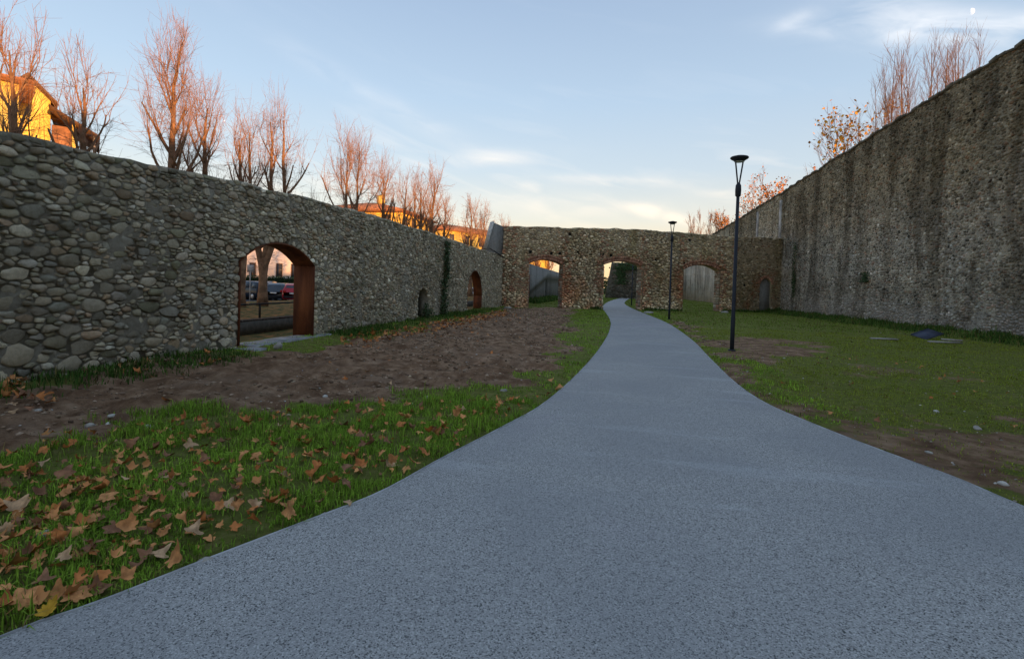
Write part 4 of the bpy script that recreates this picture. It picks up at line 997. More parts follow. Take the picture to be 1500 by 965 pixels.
m.build('gable_roof', M_WOOD, yt)
# lean-to with open porch
q0_, q1_ = atdepth(75, 160, Zh+.5), atdepth(131, 193, Zh+.5); La = (131-75)/F*(Zh+.5)
PB = Box((q0_.x, q0_.y, 0), rd(135)); zz0, zz1 = q0_.z, q1_.z
pt = MB(); f_ = lambda a, z, d: tuple(PB.f(a, d, z))
pt.prism([(-.1, zz0+.02), (La, zz1-.06), (La, zz1+.07), (-.1, zz0+.2)], f_, -.4, 5); pt.build('porch_roof', M_WOOD, yt)
m = MB(); PB.box(m, .02, .95, .3, 6, -.5, zz0-.85); m.build('porch_wall', plain('brick_infill', (.30, .16, .10), .9, .4, 3), yt)
m = MB(); PB.box(m, .95, 1.12, .0, .2, -.5, zz0-.72); m.build('porch_post', M_YEL, yt)
m = MB(); PB.box(m, 1.95, 2.06, .0, .14, -.5, zz1+.1); m.build('porch_post', M_GREYP, yt)
m = MB(); PB.box(m, .95, 2.06, .02, .12, zz1-2.0, zz1-1.9); m.build('porch_rail', M_GREYP, yt)
m = MB(); PB.box(m, 1.12, 1.9, .5, .8, -.5, zz1-1.4); m.build('porch_back', M_WHITE, yt)

# white building, hedge and cars beyond the archway
p0 = atdepth(345, 400, 62); WB = Box((p0.x, p0.y, 0), R2)
wt = thing('white_building', 'white rendered building with tall dark windows seen through the archway', 'building', tuple(WB.f(4, 3, -.4)))
m = MB(); WB.box(m, -9, 21, 0, 9, -.5, 6.0); m.build('wall', M_WHITE, wt)
m = MB(); WB.box(m, -9.4, 21.4, -.4, 9.4, 6.0, 6.2); m.build('roof', M_GREYP, wt)
for x in (330, 370, 409, 431, 470, 500): a_ = (x-345)/F*62; window(WB, wt, a_, 1.75, .62, 1.5)
p0 = atdepth(335, 405, 54); HB = Box((p0.x, p0.y, 0), R2)
ht = thing('hedge', 'clipped dark green hedge in front of the white building', 'hedge', tuple(HB.f(5, .5, -.35)))
m = MB(); HB.box(m, -12, 18, .15, .95, -.4, 1.55); m.build('hedge_core', plain('hedge_inside', (.012, .018, .008), 1), ht)
nv = 5200; a_ = RNG.uniform(-12, 18, nv); z_ = RNG.uniform(-.35, 1.75, nv); b_ = RNG.uniform(-.05, .3, nv); top_ = RNG.random(nv) < .3; z_[top_] = 1.5+RNG.random(top_.sum())*.28; b_[top_] = RNG.uniform(0, 1.1, top_.sum())
P_ = HB.o+np.outer(a_, HB.r)+np.outer(b_, HB.k); P_[:, 2] = z_; t1 = RNG.normal(0, 1, (nv, 3)); t1 /= np.linalg.norm(t1, axis=1)[:, None]; t2 = np.cross(t1, RNG.normal(0, 1, (nv, 3))); t2 /= np.linalg.norm(t2, axis=1)[:, None]
V = np.stack([P_-t1*.09, P_+t2*.06, P_+t1*.09, P_-t2*.06], 1); m = MB(); m.add(V.reshape(-1, 3), None, np.arange(nv*4).reshape(-1, 4)); m.build('hedge_leaves', M_IVY, ht, 'stuff')

M_TYRE = plain('tyre_rubber', (.02, .02, .021), .85, .1, 5, 0, 0); M_RIM = plain('wheel_rim', (.45, .45, .46), .35, .1, 5, 0, 0, 0, .7); M_RED = plain('tail_lamp_red', (.35, .015, .01), .3, .1, 5, 0, 0)
M_PLATE = plain('number_plate', (.7, .7, .68), .5, .05, 5, 0, 0); M_TRIM = plain('black_trim', (.025, .025, .028), .6, .1, 5, 0, 0)
def car(label, colour, loc, ang, kind='hatch'):
    """x forward; stations: x, bottom, belt, roof, half width at belt, half width at roof"""
    sts = {'hatch': [(-1.95, .42, .78, .80, .70, .66), (-1.90, .26, .90, .98, .80, .68), (-1.62, .22, .93, 1.36, .84, .58), (-1.2, .22, .92, 1.47, .85, .60), (-.2, .22, .90, 1.49, .86, .61), (.35, .22, .89, 1.38, .86, .59), (.95, .22, .88, .93, .85, .72), (1.6, .23, .78, .82, .82, .70), (1.92, .30, .62, .66, .70, .58)],
           'estate': [(-2.25, .42, .80, .82, .72, .68), (-2.2, .26, .93, 1.02, .82, .70), (-1.95, .22, .95, 1.44, .86, .62), (-1.3, .22, .95, 1.56, .88, .64), (0, .22, .94, 1.58, .88, .65), (.55, .22, .93, 1.44, .88, .62), (1.15, .22, .93, .98, .87, .74), (1.9, .23, .84, .88, .84, .72), (2.22, .30, .66, .70, .72, .60)]}[kind]
    mat = plain('car_paint', colour, .28, .05, 3, 0, 0); mat.node_tree.nodes['Principled BSDF'].inputs['Coat Weight'].default_value = .5
    t = thing('parked_car', label, 'car', loc, 'cars parked on the street behind the archway'); M_ = rotz(ang); L0 = np.array(loc)
    tf = lambda v: np.asarray(v, float)@M_.T+L0
    rings = []
    for x, zb, zm, zr, w, wr in sts:
        half = [(w*.86, zb), (w*.98, zb+.12), (w, (zb+zm)/2), (w*.97, zm), (wr+.04, zr-.05), (wr-.06, zr)]
        rings.append([(x, y, z) for y, z in half]+[(x, -y, z) for y, z in half[::-1]])
    V = np.array(rings); n_, k_ = V.shape[:2]; idx = np.arange(n_*k_).reshape(n_, k_); nx = np.roll(idx, -1, 1)
    q = np.stack([idx[:-1], idx[1:], nx[1:], nx[:-1]], -1).reshape(-1, 4)
    tt = [(idx[e, 0], idx[e, i], idx[e, i+1]) if e else (idx[e, 0], idx[e, i+1], idx[e, i]) for e in (0, n_-1) for i in range(1, k_-1)]
    MB().add(tf(V.reshape(-1, 3)), tt, q).build('body', mat, t, None, True)
    for i in range(2, 6):                      # glass of the cabin
        for sg in (0, 1):
            A_, B_ = V[i], V[i+1]; j, j2 = (3, 4) if sg == 0 else (8, 7)
            u0, u1 = (.04, .96); pts = []
            for u, w_ in ((u0, .10), (u1, .10), (u1, .88), (u0, .88)):
                lo = A_[j]*(1-u)+B_[j]*u; hi = A_[j2]*(1-u)+B_[j2]*u; pts.append(lo*(1-w_)+hi*w_)
            pts = np.array(pts); o = np.array([0, .012*(1 if sg == 0 else -1), .004]); MB().add(tf(np.concatenate([pts+o, pts-o])), None, [(0, 1, 2, 3), (4, 7, 6, 5), (0, 4, 5, 1), (1, 5, 6, 2), (2, 6, 7, 3), (3, 7, 4, 0)]).build('side_window', M_GLASS, t)
    for a, b, nm, s_ in ((1, 2, 'rear_window', -1), (5, 6, 'windscreen', 1)):
        lo, hi = (V[a], V[b]) if s_ < 0 else (V[b], V[a]); pts = np.array([lo[4]*.9+hi[4]*.1, lo[7]*.9+hi[7]*.1, lo[6]*.12+hi[6]*.88, lo[5]*.12+hi[5]*.88]); pts[:, 1] *= .92; o = np.array([.012*s_, 0, .012])
        MB().add(tf(np.concatenate([pts+o, pts-o*.5])), None, [(0, 1, 2, 3), (4, 7, 6, 5), (0, 4, 5, 1), (1, 5, 6, 2), (2, 6, 7, 3), (3, 7, 4, 0)]).build(nm, M_GLASS, t)
    xr, xf = sts[0][0], sts[-1][0]
    for sg in (-1, 1):
        MB().box(tf((xr+.06, sg*.62, .82))[0:3], (.12, .2, .22), M_).build('tail_light', M_RED, t)
        MB().box(tf((xf-.08, sg*.52, .60)), (.2, .26, .12), M_).build('headlight', M_PLATE, t)
        for x in (xr+.72, xf-.75):
            c = tf((x, sg*.80, .31)); ax_ = M_@np.array([0, 1, 0]); w = MB(); w.tubes([(np.array([c-ax_*.1, c-ax_*.09, c+ax_*.09, c+ax_*.1]), np.array([.27, .31, .31, .27]))], 18, True); wh = w.build('wheel', M_TYRE, t, None, False)
            r_ = MB(); r_.tubes([(np.array([c+ax_*sg*.05, c+ax_*sg*.09, c+ax_*sg*.108, c+ax_*sg*.112]), np.array([.2, .2, .19, .06]))], 14, True); r_.build('rim', M_RIM, wh)
    MB().box(tf((xr-.02, 0, .42)), (.10, 1.36, .16), M_).build('rear_bumper', M_TRIM, t)
    MB().box(tf((xr-.005, 0, .70)), (.03, .5, .11), M_).build('number_plate', M_PLATE, t)
angv = math.atan2(D2[1], D2[0])
def carat(x, Z_): p = atdepth(x, 430, Z_); return (p.x, p.y, -.33)
car('dark blue car parked side on at the left of the archway view', (.012, .022, .04), carat(366, 44), angv+1.1, 'estate')
car('blue grey hatchback seen from behind, right of the tree trunk in the archway', (.05, .065, .085), carat(412, 43), angv+.12, 'hatch')
car('red hatchback at the right edge of the archway view', (.38, .02, .035), carat(433, 42.5), angv+.3, 'hatch')
car('dark car half hidden behind the tree trunk in the archway', (.025, .028, .033), carat(393, 47), angv+.2, 'estate')
car('white car seen through the far narrow doorway', (.6, .58, .58), carat(689, 60), angv+1.2, 'hatch')

# low brick wall with a rail on it behind the archway, sign post by the trees
wx = -11.15; lwall = thing('low_brick_wall', 'low dark brick retaining wall behind the archway', 'wall', (wx-.02*12, 14, -.2)); M_DBR = plain('dark_brick', (.085, .065, .052), .9, .4, 6, 60, .5, .015)
m = MB(); m.box((wx-.0216*20, 22, .02), (.22, 40, .42), rotz(.0216)); m.build('brick_core', plain('dark_mortar', (.12, .11, .095)), lwall)
m = MB()
for c_ in range(5):
    for k in range(90):
        y_ = 8+k*.27+(c_ % 2)*.13; m.box((wx+.115-.0216*y_+RNG.uniform(0, .012), y_, -.14+c_*.085), (.03, .245, .07), rotz(.0216))
m.build('bricks', M_DBR, lwall, 'stuff')
for k in range(60): 
    y_ = 8+k*.42; mbk = MB(); mbk.box((wx-.0216*y_, y_, .255), (.30, .40, .05), rotz(.0216+RNG.normal(0, .01)))
    if k < 40: mbk.build('coping_brick', M_DBR, lwall)
M_IRON = plain('rail_iron', (.03, .027, .025), .6, .2, 5, 0, 0)
ft_ = thing('rail_fence', 'thin dark iron rail fence above the low brick wall', 'fence', (wx-.5, 14, .25))
m = MB(); ry = [(wx-.35-.0216*y_, y_, .72) for y_ in (6, 14, 24, 34)]; m.tubes([(np.array(ry), np.full(4, .028))], 6); m.build('rail', M_IRON, ft_)
for k in range(14): m = MB(); y_ = 7+k*1.9; m.box((wx-.35-.0216*y_, y_, .46), (.05, .05, .52)); m.build('post', M_IRON, ft_)
p = atdepth(366, 430, 34); sg_ = thing('sign_post', 'thin grey sign post left of the tree trunk in the archway', 'sign', (p.x, p.y, -.3))
m = MB(); m.lathe([(0, -.3), (.035, -.3), (.035, 2.4), (0, 2.4)], (p.x, p.y, 0), 8); m.build('post', M_GREYP, sg_)
m = MB(); m.box((p.x, p.y, 2.15), (.42, .03, .5), rotz(YAW)); m.build('sign_panel', M_GREYP, sg_)
# moon: half phase cut into the mesh, shaded side left out; sky shows through
n = NB('moon_rock'); n.b.inputs['Base Color'].default_value = (.9, .88, .86, 1); n.b.inputs['Roughness'].default_value = 1
n.L(n.ramp(n.noise(.12, 4), [(.35, (.34, .36, .42)), (.65, (.50, .54, .62))]), n.b.inputs['Base Color'])
tb = n.N('ShaderNodeBsdfTransparent'); ad = n.N('ShaderNodeAddShader'); n.L(n.b.outputs[0], ad.inputs[0]); n.L(tb.outputs[0], ad.inputs[1]); n.L(ad.outputs[0], n.out.inputs[0])
mp = atdepth(1422, 17.5, 1500); ld = (mp-CAM).normalized(); rt_ = (CR-ld*CR.dot(ld)).normalized(); up_ = rt_.cross(ld); rt_, up_ = rt_*math.cos(.2)+up_*math.sin(.2), up_*math.cos(.2)-rt_*math.sin(.2)
th = np.linspace(-math.pi/2, math.pi/2, 25); ph = np.linspace(-.12, math.pi/2+.0, 9)     # only the sunlit half shows in a bright sky
V = [(np.array(rt_)*math.cos(t_)*math.sin(p_)+np.array(up_)*math.sin(t_)-np.array(ld)*math.cos(t_)*math.cos(p_))*9.3+np.array(mp) for p_ in ph for t_ in th]
mo = MB().add(V, None, gridfaces(9, 25)).build('moon', n.m, None, None, True, tuple(mp)); tag(mo, 'small pale half moon high in the sky above the rampart', 'moon')

# ------------------------------------------------------------------ grass
RNG = np.random.default_rng(5)
n = NB('grass_blades'); c = n.attr().outputs[0]
tr_ = n.N('ShaderNodeBsdfTranslucent'); n.L(c, tr_.inputs[0]); ms = n.N('ShaderNodeMixShader'); ms.inputs[0].default_value = .3; n.L(n.b.outputs[0], ms.inputs[1]); n.L(tr_.outputs[0], ms.inputs[2]); n.L(ms.outputs[0], n.out.inputs[0])
n.b.inputs['Specular IOR Level'].default_value = .04
M_GRASS = n.done(c, .8)
def inview(P, z, m=40):
    x, y, Zc = project(np.c_[P, np.full(len(P), z)]); return (Zc > .8) & (x > -m-120) & (x < 1540+m) & (y < 1010+m) & (y > 380)
def zat(P):
    i = np.clip(np.searchsorted(ys, P[:, 1])-1, 0, len(ys)-2); j = np.clip(np.searchsorted(xs, P[:, 0])-1, 0, len(xs)-2); g = GZ.reshape(len(ys), len(xs))
    fy = np.clip((P[:, 1]-ys[i])/(ys[i+1]-ys[i]), 0, 1); fx = np.clip((P[:, 0]-xs[j])/(xs[j+1]-xs[j]), 0, 1)
    return (g[i, j]*(1-fx)+g[i, j+1]*fx)*(1-fy)+(g[i+1, j]*(1-fx)+g[i+1, j+1]*fx)*fy
def blades(P, h, w, cols, lean=.85):
    k = len(P); a = RNG.uniform(0, 6.283, k); b = a+RNG.normal(0, .6, k)+1.57; h = h*RNG.uniform(.5, 1.25, k); z = zat(P)-.008
    ln = np.abs(RNG.normal(0, lean, k)).clip(0, 1.4); dx, dy = np.cos(b), np.sin(b); wx_, wy_ = np.cos(a)*w/2, np.sin(a)*w/2
    p = np.c_[P, z]; W_ = np.c_[wx_, wy_, np.zeros(k)]; m1 = p+np.c_[dx*h*.22*ln, dy*h*.22*ln, h*.6]; t1 = p+np.c_[dx*h*.75*ln, dy*h*.75*ln, h*(1-.33*ln.clip(0, 1.2))]
    V = np.stack([p-W_, p+W_, m1+W_*.8, m1-W_*.8, t1], 1); i = np.arange(k)*5
    return V.reshape(-1, 3), np.stack([i+3, i+2, i+4], -1), np.stack([i, i+1, i+2, i+3], -1), np.repeat(cols, 5, 0)
def grassfield(name, x0, x1, y0, y1, dens, h, w, base, accept, hv=.5):
    k = int((x1-x0)*(y1-y0)*dens); P = np.c_[RNG.uniform(x0, x1, k), RNG.uniform(y0, y1, k)]
    P = P[inview(P, .05)]; a = accept(P); P = P[RNG.random(len(P)) < a]
    c1 = fbm(P[:, 0]*1.1, P[:, 1]*1.1, 101, 3); c2 = fbm(P[:, 0]*4, P[:, 1]*4, 105, 3)
    base = np.array(base); cols = base[0]*(1-c1[:, None])+base[1]*c1[:, None]; dry = RNG.random(len(P)) < .06+.14*(c2 > .56); cols[dry] = np.array((.19, .155, .06))*RNG.uniform(.6, 1.2, (int(dry.sum()), 1))
    cols = cols*RNG.normal(1, .34, (len(P), 1)).clip(.4, 1.7)
    hh = h*(.35+hv*2.8*(c2-.2).clip(0, .8))*np.where(RNG.random(len(P)) < .04, 1.6, 1); m = MB(); v, t_, q, c_ = blades(P, hh, w*RNG.uniform(.6, 1.3, len(P)), cols); m.add(v, t_, q, c_)
    o = m.build(name, M_GRASS, None, 'stuff'); return o, len(P)
pathd = lambda P: smooth(-.015, .03, sdf(P, PATHPOLY))
def acc_left(P): return (1-smooth(.22, .92, soilmask(P)+.25*(fbm(P[:, 0]*3, P[:, 1]*3, 111, 3)-.5)))*pathd(P)*(.08+.92*smooth(.38, .58, fbm(P[:, 0]*2.9, P[:, 1]*2.9, 113, 4)))
def acc_right(P): return (1-.93*smooth(.25, .7, soilmask(P)))*pathd(P)*(.3+.7*smooth(.35, .6, fbm(P[:, 0]*1.3, P[:, 1]*1.3, 117, 3)))
LUSH = [(.145, .26, .028), (.35, .52, .065)]; LAWN = [(.19, .25, .028), (.31, .345, .05)]; DEEP = [(.05, .105, .022), (.10, .175, .036)]
g1, k1 = grassfield('grass', -6.5, .3, .8, 7.0, 4400, .105, .0072, LUSH, acc_left)
g2, k2 = grassfield('grass', -8.3, 3, 7.0, 14, 900, .075, .011, LUSH, acc_left)
g3, k3 = grassfield('grass', -8.5, 2.2, 14, 36, 240, .07, .020, LUSH, acc_left)
g4, k4 = grassfield('grass', 1.5, 14, 3.5, 12, 1700, .045, .0078, LAWN, acc_right)
g5, k5 = grassfield('grass', 1.5, 14.6, 12, 24, 460, .055, .015, LAWN, acc_right)
g6, k6 = grassfield('grass', -8.5, 13.5, 24, 80, 95, .08, .030, [(.12, .19, .026), (.20, .27, .04)], acc_right)
# rank dark grass along the feet of the walls
def band(d0_, fn): return lambda P: smooth(d0_, d0_*.35, np.abs(P[:, 0]-fn(P[:, 1])))*(.25+.75*smooth(.3, .55, fbm(P[:, 0]*.8, P[:, 1]*.8, 121, 3)))
gap = lambda P: band(1.1, lambda y: lwx(y)+.05)(P)*(np.minimum(np.abs(P[:, 1]-(-6+(d0+d1)/2)), 9) > 1.9)*(smooth(33, 26, P[:, 1]))
g7, k7 = grassfield('grass', -8.4, -6.4, 3, 33, 800, .17, .016, DEEP, gap)
g8, k8 = grassfield('grass', 9.5, 15.2, 14, 48, 420, .26, .026, DEEP, band(2.0, rwx))
def crossfoot(P): 
    a = (P-CA)@CW.D; d = (P-CA)@CW.n; ok = np.ones(len(P), bool)
    for o_ in OPN: ok &= ~((a > o_[0][0]-.2) & (a < o_[-1][0]+.2))
    return ok*smooth(.8, .1, np.abs(d))*(d > -.1)*(a > 6.5)*pathd(P)
g9, k9 = grassfield('grass', -7, 12.5, 33, 46, 600, .32, .03, DEEP, crossfoot)
g10, k10 = grassfield('grass', -8.9, -7.6, 44, 64, 260, .45, .05, DEEP, lambda P: np.ones(len(P)))
print('blades', k1, k2, k3, k4, k5, k6, k7, k8, k9, k10)

# ------------------------------------------------------------------ fallen plane leaves
LEAFC = {'tan': (.60, .275, .105), 'rust': (.52, .19, .06), 'brown': (.29, .14, .075), 'pale': (.54, .34, .19), 'yellow': (.52, .30, .035)}
def leafmat(nm, c):
    n = NB(nm+'_leaf'); col = n.mix(n.step(n.noise(18, 5), .35, .7), tuple(k*.62 for k in c), tuple(min(1, k*1.18) for k in c)); n.bump(n.noise(60, 4), .5, .006)
    return n.done(col, .7)
LM = {k: leafmat(k, c) for k, c in LEAFC.items()}
def leafshape(seed, plain_=False):
    g = np.random.default_rng(seed); o = []
    lobes = [(-2.35, .60), (-1.25, .88), (0, 1.0), (1.25, .88), (2.35, .60)] if not plain_ else [(-2.2, .55), (-1.0, .6), (0, .95), (1.0, .6), (2.2, .55)]
    for i, (a, r) in enumerate(lobes):
        r *= g.uniform(.88, 1.1); a += g.normal(0, .06); w = .23
        o += [(a-w*1.35, r*.74), (a-w*.8, r*.90), (a, r*1.02), (a+w*.85, r*.86), (a+w*1.35, r*.76)]
        if i < 4: o.append(((a+lobes[i+1][0])/2, (.58 if not plain_ else .6)*g.uniform(.85, 1.15)))
    o.append((math.pi, .16))
    P = np.array([(r*math.sin(a), r*math.cos(a)+.1) for a, r in o])*.5
    mid = P*.5+(0, .01); c1, c2, tw = g.choice([-1, 1])*g.uniform(.3, 1.5), g.choice([-1, 1])*g.uniform(.2, 1.4), g.normal(0, .8)
    fo = g.choice([-1, 1, 1])*g.uniform(.1, .75)
    zf = lambda Q: fo*np.abs(Q[:, 0])+c1*Q[:, 0]**2+c2*Q[:, 1]**2+tw*Q[:, 0]*Q[:, 1]+.05*np.sin(Q[:, 0]*19+g.uniform(0, 6))*np.abs(Q[:, 1])
    k = len(P); Vv = np.concatenate([np.c_[P, zf(P)], np.c_[mid, zf(mid)-.012], [(0, .05, -.015)]])
    q = [(i, (i+1) % k, k+(i+1) % k, k+i) for i in range(k)]; t_ = [(k+i, k+(i+1) % k, 2*k) for i in range(k)]
    s_ = len(Vv); Vv = np.concatenate([Vv, [(-.008, .04, -.01), (.008, .04, -.01), (.012, -.42, .05*c2), (-.004, -.42, .05*c2)]]); q.append((s_, s_+1, s_+2, s_+3))
    return Vv, t_, q
SH = [leafshape(k, k == 7) for k in range(9)]
LMESH = {}
def leafmesh(i, cn):
    if (i, cn) not in LMESH:
        v, t_, q = SH[i]; o = MB().add(v, t_, q).build('fallen_leaf', LM[cn], None, None, True); LMESH[i, cn] = o.data; bpy.data.objects.remove(o)
    return LMESH[i, cn]
COLW = {'tan': 'tan', 'rust': 'rust red', 'brown': 'dark brown', 'pale': 'pale', 'yellow': 'yellow'}
def leaflabel(P2, cn, zone, tilted, size):
    x, y, Zc = (float(k[0]) for k in project(np.array([[P2[0], P2[1], 0.]])))
    pose = ('on edge ' if tilted else 'flat ')
    if zone == 'grass':
        e = float(sdf(np.array([P2]), PATHPOLY)[0])
        w = ('beside the path edge' if e < .28 else 'where grass meets soil' if float(soilmask(np.array([P2]))[0]) > .25 else 'in grass by the bottom left corner' if Zc < 3.2 else 'amid the grass verge' if Zc < 4.6 else 'at the grass verge\'s far end')+(' (left)' if x < 200 else ' (centre)' if x < 430 else ' (right)')
    elif zone == 'soil': w = 'on bare soil before the archway' if y < 540 and x < 560 else 'on bare soil close to the grass verge' if y > 560 else 'on far bare soil towards the cross wall'
    else: w = 'in the leaf drift at left picture edge' if x < 100 else 'in the leaves left of the archway threshold' if x < 380 else 'in the long leaf drift beyond the archway'
    return ('large ' if size > .165 else 'small ' if size < .115 else '')+COLW[cn]+' fallen leaf '+pose+w
def drop(P2, size, cn, zone, tilt=.45, label=None, lift=.0, i=None, yaw=None):
    me = leafmesh(int(RNG.integers(7)) if i is None else i, cn); o = bpy.data.objects.new('fallen_leaf', me); COL.objects.link(o)
    z = float(zat(np.array([P2]))[0]); o.location = (P2[0], P2[1], z+lift+.012); o.scale = (size,)*3
    o.rotation_euler = (RNG.normal(0, tilt), RNG.normal(0, tilt), RNG.uniform(0, 6.28) if yaw is None else yaw)
    if sdf(np.array([P2]), PATHPOLY)[0] < .06: o.rotation_euler[0] *= .3; o.rotation_euler[1] *= .3
    return tag(o, label or leaflabel(P2, cn, zone, max(abs(o.rotation_euler.x), abs(o.rotation_euler.y)) > .5, size), 'fallen leaf', None if label else 'fallen leaves '+{'grass': 'in the grass verge', 'soil': 'on the bare soil', 'foot': 'at the foot of the wall'}[zone])
count = 0
BIG = [(29, 901, .20, 'tan', 'creased tan leaf in the bottom left corner, left of the yellow one'), (66, 907, .17, 'yellow', 'yellow leaf at the path edge in the bottom left corner'), (107, 887, .21, 'tan', 'wide tan plane leaf overhanging the path edge, right of the yellow one'),
       (250, 836, .20, 'tan', 'rounded crumpled tan leaf standing against the path edge'), (186, 866, .12, 'tan', 'small curled tan leaf at the path edge between two wide ones'), (278, 664, .16, 'pale', 'upright pale leaf with pointed lobes in the middle of the grass verge'),
       (93, 709, .22, 'brown', 'large folded brown leaf standing up at the left of the verge'), (152, 742, .20, 'tan', 'large tan leaf lying flat with a rust coloured fold'), (26, 757, .22, 'pale', 'pale leaf with a long stalk at the left picture edge')]
for x, y, s_, cn, lab in BIG:
    g = onground(x, y); up = .75 if 'upright' in lab or 'standing' in lab else .35
    o = drop((g.x, g.y), s_*.86, cn, 'grass', .15, lab, .05, 7 if cn == 'yellow' else None); o.rotation_euler[0] += up; o.rotation_euler[2] = YAW+RNG.normal(0, .4); count += 1
MID = [(140, 815), (135, 818), (70, 670), (30, 800), (45, 790), (80, 805), (100, 770), (160, 720), (180, 700), (215, 680), (190, 665), (228, 672), (290, 655), (240, 690), (320, 690), (360, 680), (400, 660), (265, 773), (285, 800), (325, 748), (345, 752), (330, 770), (380, 785), (425, 770), (372, 745), (400, 748), (412, 708), (395, 690), (425, 706), (470, 715), (490, 722), (500, 715), (478, 700), (445, 680), (465, 670), (505, 690), (525, 690), (540, 660), (557, 675), (530, 655), (575, 690), (600, 668), (588, 632), (560, 655), (620, 650), (640, 640), (655, 632), (630, 676), (605, 690), (520, 742), (480, 760), (440, 655), (360, 630), (320, 640), (370, 655), (410, 640), (430, 640), (510, 640), (540, 625), (595, 625), (660, 615), (690, 610), (668, 608), (720, 615), (715, 590), (780, 560), (805, 562), (820, 567), (790, 575), (735, 600), (10, 720), (5, 745), (15, 800), (60, 740), (20, 850), (55, 870), (120, 790), (205, 755), (225, 765), (230, 740), (90, 840), (190, 790), (270, 735), (250, 715), (345, 715)]
for x, y in MID:
    g = onground(x+RNG.normal(0, 4), y+RNG.normal(0, 2)); cn = str(RNG.choice(['tan', 'rust', 'brown', 'pale'], p=[.42, .22, .24, .12]))
    drop((g.x, g.y), RNG.uniform(.09, .165), cn, 'grass', .5, None, RNG.uniform(.04, .09)); count += 1
def scatter(poly, n_, zone, smin, smax, lift, own=True):
    global count
    P = np.array(gpoly(poly)); lo, hi = P.min(0), P.max(0); k = 0; out = []
    while k < n_:
        q = RNG.uniform(lo, hi)
        if inpoly(np.array([q]), [tuple(v) for v in P])[0] and sdf(np.array([q]), PATHPOLY)[0] > .05:
            cn = str(RNG.choice(['tan', 'rust', 'brown', 'pale'], p=[.38, .3, .22, .1])); s_ = RNG.uniform(smin, smax); k += 1
            if own: drop(q, s_, cn, zone, .4, None, RNG.uniform(0, lift)); count += 1
            else: out.append((q, s_))
    return out
scatter([(0, 640), (250, 620), (480, 590), (800, 580), (860, 540), (650, 672), (450, 760), (280, 830), (0, 930)], 84, 'grass', .08, .15, .06)
scatter([(0, 690), (120, 690), (260, 780), (240, 840), (0, 930)], 22, 'grass', .08, .14, .07)
scatter([(0, 575), (40, 575), (85, 585), (60, 605), (0, 612)], 22, 'foot', .13, .22, .07)
scatter([(200, 540), (330, 520), (345, 528), (220, 560)], 16, 'foot', .11, .18, .05)
scatter([(90, 545), (200, 535), (240, 552), (100, 565)], 10, 'foot', .10, .17, .04)
scatter([(500, 496), (600, 480), (720, 458), (735, 464), (640, 484), (520, 504)], 50, 'foot', .13, .22, .08)
scatter([(150, 560), (330, 530), (520, 505), (700, 470), (800, 470), (740, 560), (560, 590), (300, 600), (60, 640)], 34, 'soil', .08, .17, .0)
litter = scatter([(495, 498), (600, 480), (740, 455), (745, 463), (640, 486), (515, 506)], 520, 'foot', .10, .18, .05, False)
litter += scatter([(480, 504), (600, 486), (740, 460), (790, 464), (640, 500), (520, 516)], 90, 'foot', .08, .15, .0, False)
litter += scatter([(0, 650), (250, 625), (480, 595), (800, 582), (870, 535), (650, 672), (450, 762), (280, 830), (0, 930)], 430, 'grass', .04, .11, .05, False)
litter += scatter([(0, 690), (150, 690), (300, 760), (260, 838), (0, 930)], 90, 'grass', .05, .12, .06, False)
litter += scatter([(1060, 560), (1200, 520), (1480, 540), (1500, 700)], 40, 'soil', .05, .11, 0, False)
m = MB()
for q, s_ in litter:
    v, t_, qq = SH[int(RNG.integers(7))]; k_ = s_; rx, ry_ = RNG.normal(0, .4, 2); Rm = np.array(Matrix.Rotation(RNG.uniform(0, 6.28), 3, 'Z')@Matrix.Rotation(rx, 3, 'X')@Matrix.Rotation(ry_, 3, 'Y'))
    z = float(zat(np.array([q]))[0])+RNG.uniform(0, .05)+.01; m.add(v@Rm.T*k_+np.array([q[0], q[1], z]), t_, qq, np.array(LEAFC[['tan', 'rust', 'brown', 'tan'][RNG.integers(4)]])*RNG.uniform(.7, 1.15))
m.build('leaf_litter', plain('leaf_litter', (.3, .14, .07), .8, .2, 12, 0, 0, 0, 0, True), None, 'stuff')
print('leaves', count)

# ------------------------------------------------------------------ loose stones
M_PEB = plain('pale_pebble', (.32, .295, .26), .85, .25, 14, 60, .3, .01); M_PEBW = plain('white_pebble', (.44, .42, .38), .85, .2, 14, 60, .3, .01)
def rock(P2, s_, flat=.6, seed=0):
    g = np.random.default_rng(seed); bm = bmesh.new(); bmesh.ops.create_icosphere(bm, subdivisions=2, radius=1)
    v = np.array([tuple(q.co) for q in bm.verts]); f = [tuple(q.index for q in p.verts) for p in bm.faces]; bm.free()
    nrm = g.normal(0, 1, (9, 3)); nrm /= np.linalg.norm(nrm, axis=1)[:, None]
    for k in nrm: d = v@k; v = v-np.outer(np.maximum(d-g.uniform(.55, .9), 0), k)
    v *= np.array([1, g.uniform(.6, .85), flat])*s_/2; a = g.uniform(0, 6.28); v = v@rotz(a).T
    z = float(zat(np.array([P2]))[0]); return v+np.array([P2[0], P2[1], z+s_*flat*.18]), f
